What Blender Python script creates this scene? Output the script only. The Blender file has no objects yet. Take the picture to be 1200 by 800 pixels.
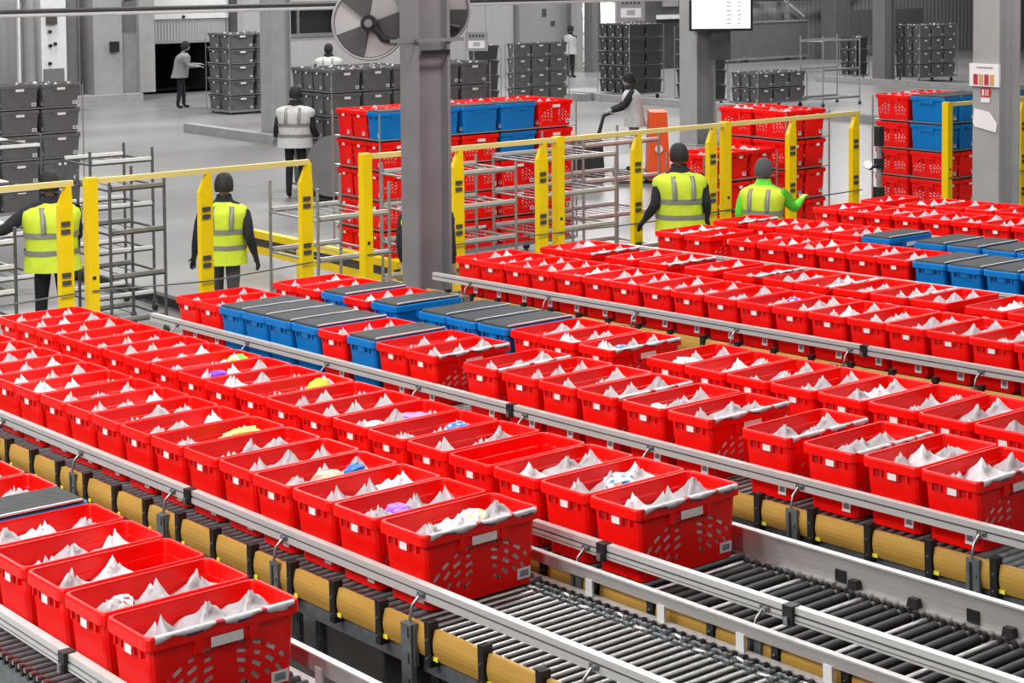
import bpy, math, random
from mathutils import Vector, Matrix, Euler
random.seed(7)
PI = math.pi
R = math.radians
scene = bpy.context.scene
COL = scene.collection

# ------------------------------------------------------------------ materials
def mat(name, color, rough=0.5, metal=0.0, noise=0.0, nscale=20.0, bump=0.0, bscale=60.0, emit=0.0, spec=0.5, coat=0.0, trans=0.0, stretch=None):
    m = bpy.data.materials.new(name); m.use_nodes = True
    nt = m.node_tree; b = nt.nodes['Principled BSDF']
    b.inputs['Base Color'].default_value = (*color, 1)
    b.inputs['Roughness'].default_value = rough
    b.inputs['Metallic'].default_value = metal
    b.inputs['Specular IOR Level'].default_value = spec
    b.inputs['Coat Weight'].default_value = coat
    tc = nt.nodes.new('ShaderNodeTexCoord')
    vec = tc.outputs['Object']
    if stretch:
        mp = nt.nodes.new('ShaderNodeMapping'); mp.inputs['Scale'].default_value = stretch
        nt.links.new(vec, mp.inputs['Vector']); vec = mp.outputs['Vector']
    if noise > 0:
        n = nt.nodes.new('ShaderNodeTexNoise'); n.inputs['Scale'].default_value = nscale; n.inputs['Detail'].default_value = 4
        nt.links.new(vec, n.inputs['Vector'])
        r = nt.nodes.new('ShaderNodeMapRange')
        r.inputs['From Min'].default_value = 0.3; r.inputs['From Max'].default_value = 0.7
        r.inputs['To Min'].default_value = 1 - noise; r.inputs['To Max'].default_value = 1 + noise
        nt.links.new(n.outputs['Fac'], r.inputs['Value'])
        mx = nt.nodes.new('ShaderNodeVectorMath'); mx.operation = 'SCALE'
        mx.inputs[0].default_value = color
        nt.links.new(r.outputs['Result'], mx.inputs['Scale'])
        nt.links.new(mx.outputs['Vector'], b.inputs['Base Color'])
    if bump > 0:
        n2 = nt.nodes.new('ShaderNodeTexNoise'); n2.inputs['Scale'].default_value = bscale; n2.inputs['Detail'].default_value = 3
        nt.links.new(vec, n2.inputs['Vector'])
        bp = nt.nodes.new('ShaderNodeBump'); bp.inputs['Strength'].default_value = bump; bp.inputs['Distance'].default_value = 0.02
        nt.links.new(n2.outputs['Fac'], bp.inputs['Height']); nt.links.new(bp.outputs['Normal'], b.inputs['Normal'])
    if emit > 0:
        b.inputs['Emission Color'].default_value = (*color, 1); b.inputs['Emission Strength'].default_value = emit
    if trans > 0:
        b.inputs['Transmission Weight'].default_value = trans
    return m

M = {}
M['red'] = mat('red_plastic', (0.97, 0.004, 0.002), 0.38, noise=0.05, nscale=9, spec=0.35)
M['blue'] = mat('blue_plastic', (0.0, 0.185, 0.56), 0.4, noise=0.06, nscale=9, spec=0.35)
M['greytote'] = mat('grey_plastic', (0.12, 0.12, 0.12), 0.5, noise=0.12, nscale=9)
M['darktote'] = mat('dark_grey_plastic', (0.05, 0.05, 0.05), 0.5, noise=0.12, nscale=9)
M['lid'] = mat('black_lid_fabric', (0.022, 0.024, 0.027), 0.7, noise=0.25, nscale=14, bump=0.25, bscale=30)
M['bag'] = mat('thin_white_bag_film', (0.38, 0.35, 0.37), 0.4, noise=0.14, nscale=16, bump=0.45, bscale=12, spec=0.5)
M['bagw'] = mat('bright_bag_film', (0.60, 0.58, 0.60), 0.4, noise=0.12, nscale=16, bump=0.7, bscale=18)
M['bagprint'] = mat('red_bag_print', (0.45, 0.03, 0.05), 0.5)
M['bagdark'] = mat('dark_bag_fold', (0.08, 0.05, 0.10), 0.5)
M['label'] = mat('white_label', (0.85, 0.80, 0.80), 0.55, noise=0.06, nscale=60)
M['sticker'] = mat('barcode_sticker_paper', (0.82, 0.80, 0.82), 0.5)
M['stickerink'] = mat('barcode_ink', (0.25, 0.25, 0.28), 0.5, noise=0.5, nscale=180)
M['alu'] = mat('brushed_aluminium', (0.62, 0.62, 0.61), 0.38, 0.35, noise=0.06, nscale=6, stretch=(0.4, 30, 30))
M['alumatt'] = mat('matt_aluminium', (0.46, 0.44, 0.425), 0.42, 0.35, noise=0.07, nscale=6, stretch=(0.4, 30, 30))
M['groove'] = mat('dark_groove', (0.07, 0.075, 0.075), 0.6)
M['steel'] = mat('zinc_steel', (0.36, 0.355, 0.35), 0.33, 0.9, noise=0.08, nscale=30)
M['wire'] = mat('galvanised_wire', (0.42, 0.43, 0.43), 0.4, 0.75, noise=0.15, nscale=20)
M['wiredark'] = mat('dull_cage_steel', (0.14, 0.145, 0.145), 0.5, 0.6, noise=0.2, nscale=15)
M['galv'] = mat('galvanised_post', (0.16, 0.18, 0.19), 0.5, 0.5, noise=0.2, nscale=25)
M['black'] = mat('black_plastic', (0.012, 0.012, 0.013), 0.45, noise=0.2, nscale=20)
M['blackroll'] = mat('black_rubber_sleeve', (0.012, 0.012, 0.012), 0.45, noise=0.2, nscale=10, spec=0.35)
M['belt'] = mat('black_ribbed_belt', (0.02, 0.018, 0.016), 0.6, noise=0.35, nscale=12, bump=0.6, bscale=14, stretch=(1, 12, 1))
M['gold'] = mat('ochre_cover', (0.46, 0.27, 0.055), 0.42, noise=0.1, nscale=4, spec=0.4, stretch=(1, 6, 6))
M['yellow'] = mat('safety_yellow', (0.88, 0.62, 0.0), 0.4, noise=0.04, nscale=8)
M['yellowrail'] = mat('pale_yellow_rail', (0.75, 0.62, 0.22), 0.45)
M['ystick'] = mat('yellow_sticker', (0.9, 0.85, 0.05), 0.5)
M['column'] = mat('grey_painted_steel', (0.19, 0.185, 0.195), 0.5, noise=0.07, nscale=3)
M['columnlight'] = mat('pale_grey_painted_steel', (0.35, 0.35, 0.35), 0.5, noise=0.07, nscale=3)
M['white'] = mat('white_paint', (0.75, 0.75, 0.75), 0.5, noise=0.05, nscale=4)
M['g3'] = mat('grey_paint', (0.3, 0.3, 0.3), 0.6, noise=0.1, nscale=3)
M['g2'] = mat('mid_grey_paint', (0.17, 0.17, 0.17), 0.6, noise=0.1, nscale=3)
M['g1'] = mat('dark_grey_paint', (0.06, 0.06, 0.06), 0.6, noise=0.1, nscale=3)
M['wallm'] = mat('grey_cladding', (0.28, 0.28, 0.28), 0.6, noise=0.08, nscale=0.6)
M['concrete'] = mat('kerb_concrete', (0.34, 0.34, 0.34), 0.7, noise=0.12, nscale=5)
M['vest'] = mat('fluorescent_yellow_cloth', (0.56, 0.70, 0.03), 0.7, noise=0.06, nscale=12, bump=0.5, bscale=9)
M['vestgrey'] = mat('pale_grey_vest_cloth', (0.55, 0.55, 0.55), 0.7, noise=0.08, nscale=12, bump=0.5, bscale=9)
M['band'] = mat('reflective_band', (0.24, 0.25, 0.22), 0.4, 0.2)
M['clothblack'] = mat('black_cloth', (0.012, 0.013, 0.018), 0.85, noise=0.2, nscale=20, bump=0.4, bscale=12)
M['clothgrey'] = mat('dark_grey_cloth', (0.07, 0.07, 0.075), 0.85, noise=0.2, nscale=20, bump=0.4, bscale=12)
M['clothmid'] = mat('mid_grey_cloth', (0.26, 0.26, 0.26), 0.85, noise=0.1, nscale=20, bump=0.4, bscale=12)
M['clothwhite'] = mat('white_cloth', (0.6, 0.6, 0.6), 0.85, noise=0.1, nscale=20, bump=0.4, bscale=12)
M['clothgreen'] = mat('bright_green_cloth', (0.12, 0.68, 0.03), 0.8, noise=0.1, nscale=20, bump=0.4, bscale=12)
M['skin'] = mat('skin', (0.55, 0.33, 0.25), 0.5)
M['skingrey'] = mat('grey_skin', (0.35, 0.35, 0.35), 0.5)  # desaturated skin colour of the background people
M['skindark'] = mat('dark_skin_tone', (0.05, 0.045, 0.045), 0.5)
M['glove'] = mat('dark_glove', (0.02, 0.02, 0.022), 0.7)
M['glovegreen'] = mat('green_glove', (0.45, 0.75, 0.1), 0.6)
M['hair'] = mat('dark_hair', (0.012, 0.011, 0.01), 0.7, bump=0.5, bscale=80)
M['orange'] = mat('orange_paint', (0.9, 0.10, 0.01), 0.4)
M['screen'] = mat('lit_screen', (0.93, 0.95, 1.0), 0.3, emit=0.62)
M['screenlines'] = mat('screen_lines', (0.35, 0.36, 0.38), 0.4, emit=0.3)
M['lamp'] = mat('lamp_diffuser', (1, 1, 0.98), 0.4, emit=3.0)
M['signred'] = mat('red_sign', (0.62, 0.03, 0.03), 0.5)
M['signblue'] = mat('blue_sign', (0.02, 0.03, 0.2), 0.5)
M['orangish'] = mat('tan_print', (0.6, 0.35, 0.15), 0.5)
for n, c in dict(p_purple=(0.16, 0.02, 0.55), p_yellow=(0.9, 0.75, 0.02), p_green=(0.15, 0.6, 0.03), p_blue=(0.03, 0.2, 0.65), p_white=(0.85, 0.86, 0.83),
                 p_pink=(0.85, 0.25, 0.5), p_lime=(0.75, 0.85, 0.15), p_peach=(0.85, 0.5, 0.35), p_violet=(0.4, 0.15, 0.7)).items():
    M[n] = mat(n, c, 0.4, noise=0.2, nscale=40, bump=0.5, bscale=40)

def floor_material():
    m = bpy.data.materials.new('polished_concrete'); m.use_nodes = True
    nt = m.node_tree; b = nt.nodes['Principled BSDF']
    tc = nt.nodes.new('ShaderNodeTexCoord')
    n1 = nt.nodes.new('ShaderNodeTexNoise'); n1.inputs['Scale'].default_value = 0.35; n1.inputs['Detail'].default_value = 8
    n2 = nt.nodes.new('ShaderNodeTexNoise'); n2.inputs['Scale'].default_value = 6; n2.inputs['Detail'].default_value = 5
    mp = nt.nodes.new('ShaderNodeMapping'); mp.inputs['Scale'].default_value = (1, 0.35, 1)
    nt.links.new(tc.outputs['Object'], mp.inputs['Vector'])
    nt.links.new(mp.outputs['Vector'], n1.inputs['Vector']); nt.links.new(mp.outputs['Vector'], n2.inputs['Vector'])
    a = nt.nodes.new('ShaderNodeMath'); a.operation = 'MULTIPLY_ADD'; a.inputs[1].default_value = 0.35
    nt.links.new(n2.outputs['Fac'], a.inputs[0]); nt.links.new(n1.outputs['Fac'], a.inputs[2])
    cr = nt.nodes.new('ShaderNodeValToRGB')
    cr.color_ramp.elements[0].position = 0.42; cr.color_ramp.elements[0].color = (0.20, 0.20, 0.20, 1)
    cr.color_ramp.elements[1].position = 0.92; cr.color_ramp.elements[1].color = (0.33, 0.33, 0.33, 1)
    nt.links.new(a.outputs[0], cr.inputs['Fac']); nt.links.new(cr.outputs['Color'], b.inputs['Base Color'])
    b.inputs['Roughness'].default_value = 0.28
    rr = nt.nodes.new('ShaderNodeMapRange'); rr.inputs['To Min'].default_value = 0.2; rr.inputs['To Max'].default_value = 0.42
    nt.links.new(n1.outputs['Fac'], rr.inputs['Value']); nt.links.new(rr.outputs['Result'], b.inputs['Roughness'])
    return m
M['floor'] = floor_material()

def corrugated(name, color, freq, axis='X', depth=0.6):
    m = mat(name, color, 0.5)
    nt = m.node_tree; b = nt.nodes['Principled BSDF']
    tc = nt.nodes.new('ShaderNodeTexCoord')
    w = nt.nodes.new('ShaderNodeTexWave'); w.wave_type = 'BANDS'; w.bands_direction = axis; w.inputs['Scale'].default_value = freq
    nt.links.new(tc.outputs['Object'], w.inputs['Vector'])
    bp = nt.nodes.new('ShaderNodeBump'); bp.inputs['Strength'].default_value = depth; bp.inputs['Distance'].default_value = 0.03
    nt.links.new(w.outputs['Color'], bp.inputs['Height']); nt.links.new(bp.outputs['Normal'], b.inputs['Normal'])
    return m
M['shutter'] = corrugated('ribbed_shutter', (0.42, 0.42, 0.42), 3.0, 'Y', 1.0)
M['clad'] = corrugated('ribbed_cladding', (0.40, 0.40, 0.40), 1.2, 'Y', 0.5)

# ------------------------------------------------------------------ mesh builder
class MB:
    def __init__(s): s.v = []; s.f = []; s.m = []; s.mats = []; s.sm = []
    def mi(s, m):
        if m not in s.mats: s.mats.append(m)
        return s.mats.index(m)
    def add(s, vs, fs, m, smooth=False):
        k = len(s.v); s.v += [tuple(p) for p in vs]; i = s.mi(m)
        for f in fs: s.f.append([a + k for a in f]); s.m.append(i); s.sm.append(smooth)
        return s
    def box(s, c, d, m, rot=None, top=(1, 1)):
        x, y, z = d[0] / 2, d[1] / 2, d[2] / 2
        vs = [Vector((a * x * (top[0] if cc > 0 else 1), b * y * (top[1] if cc > 0 else 1), cc * z)) for cc in (-1, 1) for b in (-1, 1) for a in (-1, 1)]
        if rot: vs = [rot @ v for v in vs]
        vs = [v + Vector(c) for v in vs]
        return s.add(vs, [(0, 2, 3, 1), (4, 5, 7, 6), (0, 1, 5, 4), (1, 3, 7, 5), (3, 2, 6, 7), (2, 0, 4, 6)], m)
    def b2(s, x0, x1, y0, y1, z0, z1, m):
        return s.box(((x0 + x1) / 2, (y0 + y1) / 2, (z0 + z1) / 2), (abs(x1 - x0), abs(y1 - y0), abs(z1 - z0)), m)
    def tube(s, pts, r, m, n=8, cap=True, rs=None):
        pts = [Vector(p) for p in pts]; rings = []
        up = None
        for i, p in enumerate(pts):
            if i == 0: d = pts[1] - p
            elif i == len(pts) - 1: d = p - pts[i - 1]
            else: d = (pts[i + 1] - p).normalized() + (p - pts[i - 1]).normalized()
            d.normalize()
            if up is None:
                up = Vector((0, 0, 1)) if abs(d.z) < 0.9 else Vector((1, 0, 0))
            a = d.cross(up).normalized(); b = a.cross(d).normalized(); up = b
            rr = rs[i] if rs else r
            rings.append([p + a * (rr * math.cos(2 * PI * k / n)) + b * (rr * math.sin(2 * PI * k / n)) for k in range(n)])
        return s.loft(rings, m, cap, cap)
    def loft(s, rings, m, cap0=True, cap1=True, smooth=True, close=True):
        n = len(rings[0]); vs = [v for r in rings for v in r]; fs = []
        for i in range(len(rings) - 1):
            for k in range(n if close else n - 1):
                k2 = (k + 1) % n
                fs.append((i * n + k, i * n + k2, (i + 1) * n + k2, (i + 1) * n + k))
        s.add(vs, fs, m, smooth)
        caps = []
        if cap0: caps.append((rings[0], True))
        if cap1: caps.append((rings[-1], False))
        for r, rev in caps:
            s.add(r, [tuple(range(n))[::-1] if rev else tuple(range(n))], m)
        return s
    def disc(s, c, axis, r, h, m, n=20):
        c = Vector(c); a = Vector(axis).normalized()
        return s.tube([c - a * h / 2, c + a * h / 2], r, m, n)
    def mesh(s, name, mats=None):
        me = bpy.data.meshes.new(name); me.from_pydata(s.v, [], s.f)
        for k in s.mats: me.materials.append(M[k] if isinstance(k, str) else k)
        me.polygons.foreach_set('material_index', s.m); me.polygons.foreach_set('use_smooth', s.sm)
        me.update(); return me
    def build(s, name, parent=None, loc=(0, 0, 0), rot=(0, 0, 0)):
        return link(name, s.mesh(name), parent, loc, rot)

def link(name, me, parent=None, loc=(0, 0, 0), rot=(0, 0, 0)):
    o = bpy.data.objects.new(name, me); COL.objects.link(o)
    o.location = loc; o.rotation_euler = rot
    if parent: o.parent = parent
    return o
def tag(o, label, cat, group=None):
    o['label'] = label; o['category'] = cat
    if group: o['group'] = group
    return o
def empty(name, label, cat, loc=(0, 0, 0), rz=0, group=None, rot=None):
    o = bpy.data.objects.new(name, None); COL.objects.link(o); o.location = loc
    o.rotation_euler = rot if rot else (0, 0, rz); o.empty_display_size = 0.1
    return tag(o, label, cat, group)
def struct(name, mb, loc=(0, 0, 0)):
    o = mb.build(name, None, loc); o['kind'] = 'structure'; return o

ONES = ['', 'first', 'second', 'third', 'fourth', 'fifth', 'sixth', 'seventh', 'eighth', 'ninth', 'tenth', 'eleventh', 'twelfth', 'thirteenth', 'fourteenth',
        'fifteenth', 'sixteenth', 'seventeenth', 'eighteenth', 'nineteenth', 'twentieth']
def ordn(k):
    if k <= 20: return ONES[k]
    return ('twenty' if k < 30 else 'thirty') + '-' + ONES[k % 10] if k % 10 else 'thirtieth'

# ------------------------------------------------------------------ room
struct('floor', MB().b2(-50, 10, -14, 82, -0.2, 0, 'floor'))
struct('ceiling', MB().b2(-50, 10, -14, 82, 9.0, 9.2, 'white'))
struct('wall_left', MB().b2(-50, 10, -14.2, -14, 0, 9, 'wallm'))
struct('wall_right', MB().b2(-50, 10, 82, 82.2, 0, 9, 'wallm'))
struct('wall_near', MB().b2(10, 10.2, -14, 82, 0, 9, 'wallm'))
# far wall with the dock opening (y 24.5..27.6, z 0..2.9), a dark window and a lit doorway
wb = MB()
XW = -48.5
def wseg(y0, y1, z0, z1, m='clad'): wb.b2(XW - 0.3, XW, y0, y1, z0, z1, m)
wseg(-14, 24.5, 0, 9); wseg(27.6, 29.5, 0, 9); wseg(24.5, 27.6, 2.9, 9)
wseg(29.5, 31.6, 0, 1.7); wseg(29.5, 31.6, 2.65, 9); wseg(31.6, 42.4, 0, 9); wseg(42.4, 44.0, 2.6, 9); wseg(44.0, 82, 0, 9)
struct('wall_far', wb)
d = MB(); d.b2(XW - 4.5, XW - 0.31, 24.2, 24.5, 0, 3.2, 'g1'); d.b2(XW - 4.5, XW - 0.31, 27.6, 27.9, 0, 3.2, 'g1')
d.b2(XW - 4.6, XW - 4.4, 24.2, 27.9, 0, 3.2, 'black'); d.b2(XW - 4.5, XW - 0.31, 24.2, 27.9, 3.0, 3.2, 'black')
d.b2(XW - 4.5, XW - 0.31, 24.5, 27.6, -0.1, 0.0, 'g1')
struct('wall_dock_recess', d)
d = MB(); d.b2(XW - 0.12, XW - 0.04, 24.5, 27.6, 1.6, 2.3, 'shutter'); d.b2(XW - 0.13, XW - 0.02, 24.5, 27.6, 1.55, 1.62, 'g3')
d.b2(XW - 0.14, XW + 0.02, 24.5, 27.6, 2.3, 2.9, 'white')
d.b2(XW - 0.02, XW + 0.12, 24.3, 24.5, 0, 3.1, 'g3'); d.b2(XW - 0.02, XW + 0.12, 27.6, 27.85, 0, 3.1, 'g1')
d.disc((XW + 0.04, 26.0, 2.36), (1, 0, 0), 0.05, 0.04, 'black', 12)
struct('door_1', d)
d = MB(); d.b2(XW - 0.25, XW - 0.2, 29.5, 31.6, 1.7, 2.65, 'black')
for yy in (29.5, 30.1, 31.55): d.b2(XW - 0.02, XW + 0.05, yy, yy + 0.07, 1.65, 2.7, 'g2')
d.b2(XW - 0.02, XW + 0.06, 29.4, 31.7, 1.6, 1.7, 'g2'); d.b2(XW - 0.02, XW + 0.06, 29.4, 31.7, 2.65, 2.75, 'g2')
struct('window_1', d)
# white door leaf with handle bar and two notices
d = MB(); d.b2(XW, XW + 0.06, 39.3, 41.6, 0.05, 2.6, 'wallm'); d.b2(XW, XW + 0.1, 39.15, 39.3, 0, 2.7, 'g2'); d.b2(XW, XW + 0.1, 41.6, 41.75, 0, 2.7, 'g2')
d.tube([(XW + 0.12, 39.6, 1.0), (XW + 0.12, 40.5, 1.0)], 0.03, 'g3'); d.b2(XW + 0.06, XW + 0.07, 40.4, 40.6, 2.0, 2.3, 'g1'); d.b2(XW + 0.06, XW + 0.07, 40.8, 41.0, 1.65, 1.85, 'g1')
struct('door_2', d)
# lit doorway: white sheeted shelving seen beyond
d = MB(); d.b2(XW - 2.2, XW - 2.1, 42.2, 44.2, 0, 3, 'wallm'); d.b2(XW - 2.2, XW - 0.3, 44.0, 44.1, 0, 3, 'wallm'); d.b2(XW - 2.2, XW - 0.3, 42.3, 42.4, 0, 3, 'wallm'); d.b2(XW - 2.2, XW - 0.3, 42.3, 44.1, -0.1, 0.0, 'g3')
struct('wall_back_room', d)
k = MB(); k.b2(-48.3, -46.5, 20.9, 23.6, 0, 0.22, 'concrete'); struct('trim_1', k)
k = MB(); k.b2(-39.3, -37.3, 32.6, 34.4, 0, 0.2, 'concrete'); k.b2(-38.9, -26.0, 32.95, 33.12, 0, 0.2, 'concrete'); struct('trim_2', k)
k = MB(); k.b2(-38.2, -25.5, 43.45, 43.62, 0, 0.2, 'concrete'); struct('trim_3', k)
k = MB(); k.b2(-36.9, -32.2, 19.75, 20.0, 0, 0.2, 'concrete'); struct('trim_4', k)

# building columns
def hcol(name, label, x, y, bx, dy, mt, web=0.06, h=9.0, fl=0.03):
    """H section: flanges face +-Y (width bx), web along Y (depth dy)."""
    m = MB()
    m.b2(x - bx / 2, x + bx / 2, y - dy / 2, y - dy / 2 + fl, 0, h, mt)
    m.b2(x - bx / 2, x + bx / 2, y + dy / 2 - fl, y + dy / 2, 0, h, mt)
    m.b2(x - web / 2, x + web / 2, y - dy / 2 + fl, y + dy / 2 - fl, 0, h, mt)
    m.b2(x - bx / 2 - 0.08, x + bx / 2 + 0.08, y - dy / 2 - 0.08, y + dy / 2 + 0.08, 0, 0.03, mt)
    o = m.build(name); return tag(o, label, 'column', 'building columns')
hcol('steel_column', 'grey steel column carrying the round fans, among the blue totes', -12.2, 8.86, 0.24, 0.36, 'column', 0.10)
hcol('steel_column', 'grey steel column with notices pinned on it, at right edge', -12.2, 17.0, 0.36, 0.40, 'columnlight', 0.12)
hcol('steel_column', 'pale column beside the dock door stack', -33.6, 20.3, 0.5, 0.5, 'columnlight', 0.3)
hcol('steel_column', 'pale grey column carrying the lit screen', -26.6, 26.5, 0.52, 0.56, 'columnlight', 0.2)
hcol('steel_column', 'grey column splitting the far right stack of crates', -36.2, 44.45, 0.5, 0.5, 'column', 0.3)
hcol('steel_column', 'far dark column left of the far right crates', -46.6, 54.2, 0.8, 0.8, 'g2', 0.5)
hcol('steel_column', 'grey column between control cabinet and duct by the far wall', -47.2, 21.6, 0.5, 0.5, 'g2', 0.3)
hcol('steel_column', 'grey column right of the white far door', -47.4, 41.9, 0.45, 0.4, 'column', 0.3)

# duct casing at the left of the dock door
t = empty('dock_leveller_casing', 'pale grey metal casing between the column and the dock door', 'casing', (-47.3, 23.2, 0))
MB().b2(-0.5, 0.5, -1.0, -0.1, 0.22, 4.5, 'columnlight').build('side_panel', t)
MB().b2(-0.3, 0.3, -0.1, 0.45, 0.22, 2.0, 'g3').build('lower_panel', t)
MB().b2(-0.3, 0.32, -0.1, 0.45, 2.0, 2.9, 'g2').build('dark_panel', t)
MB().b2(-0.45, 0.5, 0.45, 0.95, 0.22, 4.5, 'columnlight').build('edge_post', t)
MB().b2(0.5, 0.62, -0.5, -0.25, 1.45, 1.75, 'black').build('switch_box', t)
t = empty('control_cabinet', 'light grey electrical cabinet with switches near far wall, left', 'cabinet', (-46.9, 20.9, 0))
MB().b2(-0.25, 0.25, -0.35, 0.4, 0.3, 3.6, 'white').build('housing', t)
MB().b2(0.25, 0.3, -0.3, 0.3, 0.7, 1.05, 'g2').build('lower_door', t)
for a, z in ((-0.12, 1.2), (-0.1, 1.7), (0.05, 1.75), (-0.1, 2.1)):
    MB().disc((0.29, a, z), (1, 0, 0), 0.05, 0.06, 'black', 12).build('switch', t)
MB().b2(0.25, 0.34, -0.2, 0.1, 2.3, 2.55, 'g1').build('socket_block', t)
t = empty('ribbed_hose', 'thick pale ribbed hose hanging down by the far wall, left', 'hose', (-46.9, 20.3, 0))
hp = [(0, 0, 0.3)] + [(0, -0.02 * i / 12, 0.3 + 0.22 * i) for i in range(1, 13)] + [(0, -0.15, 3.15), (0, -0.4, 3.4)]
MB().tube(hp, 0.17, 'g3', 12, rs=[0.17 + 0.012 * (i % 2) for i in range(len(hp))]).build('hose_wall', t)
t = empty('white_cabinet', 'white cabinet at the far left wall, behind the person in white', 'cabinet', (-48.0, 19.3, 0))
MB().b2(-0.3, 0.3, -1.3, 0.3, 0, 2.9, 'white').build('housing', t); MB().b2(0.3, 0.32, -0.6, -0.2, 1.9, 2.2, 'sticker').build('notice', t)
t = empty('white_pole', 'slim white pole by the far left wall', 'pole', (-46.6, 19.85, 0)); MB().tube([(0, 0, 0), (0, 0, 3.2), (0, -0.5, 3.5)], 0.06, 'white').build('shaft', t)
MB().disc((0, 0, 0.01), (0, 0, 1), 0.12, 0.02, 'white').build('foot', t)

# overhead pipe, hung on rods
t = empty('overhead_pipe', 'long thin grey pipe crossing the top of the view', 'pipe', (-24.66, 4, 0))
MB().tube([(0, 0, 3.23), (0, 27, 3.23)], 0.035, 'g1').tube([(0.02, 0, 3.17), (0.02, 27, 3.17)], 0.028, 'white').build('pipe_run', t)
for yy in (0.3, 14.5, 26.5):
    MB().tube([(0, yy, 3.25), (0, yy, 9)], 0.008, 'g2', 6).build('hanger_rod', t)

# low grey panel and braces far right
t = empty('machine_guard_panel', 'long plain grey guard panel standing far right of the screen', 'panel', (-47.6, 46.4, 0))
MB().b2(-0.05, 0.05, 0, 7.2, 0.15, 1.55, 'g2').build('sheet', t)
MB().b2(-0.08, 0.08, 0, 7.2, 0.1, 0.18, 'g3').b2(-0.08, 0.08, 0, 7.2, 1.53, 1.6, 'g3').build('border', t)
for yy in (0.1, 3.5, 7.1): MB().b2(-0.04, 0.04, yy - 0.04, yy + 0.04, 0, 1.55, 'g2').build('post', t)
t = empty('machine_guard_panel', 'shorter grey guard panel right of the far dark column', 'panel', (-47.6, 55.0, 0))
MB().b2(-0.05, 0.05, 0, 6.0, 0.45, 1.9, 'g2').build('sheet', t)
MB().b2(-0.08, 0.08, 0, 6.0, 0.3, 0.42, 'g3').build('border', t)
for yy in (0.1, 5.9): MB().b2(-0.04, 0.04, yy - 0.04, yy + 0.04, 0, 1.5, 'g2').build('post', t)
t = empty('steel_frame', 'braced steel frame rising behind the grey guard panels', 'frame', (-48.1, 46.4, 0))
for yy in (0.2, 2.0, 4.2, 6.6, 9.2, 12.5): MB().b2(-0.06, 0.06, yy - 0.08, yy + 0.08, 0, 4.6, 'g3').build('upright', t)
for a, b in (((0, 1.0, 1.6), (0, 4.2, 3.4)), ((0, 4.6, 3.4), (0, 7.6, 1.7)), ((0, 9.4, 1.9), (0, 12.0, 3.8))):
    MB().tube([a, b], 0.06, 'white', 6).build('brace', t)
MB().b2(-0.05, 0.05, 0, 12.5, 2.35, 2.5, 'g1').build('crossbeam', t)
# dark machinery block top centre
t = empty('dark_machine', 'dark machine block beyond the crates, left of the lit screen', 'machine', (-47.4, 44.7, 0))
MB().b2(-0.6, 0.6, -0.2, 1.4, 0, 3.4, 'g1').build('housing', t); MB().b2(0.6, 0.64, 0.1, 0.9, 2.3, 2.6, 'g3').build('vent_panel', t)
MB().b2(0.6, 0.8, -0.2, 1.4, 1.85, 2.0, 'white').build('shelf', t)

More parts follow.
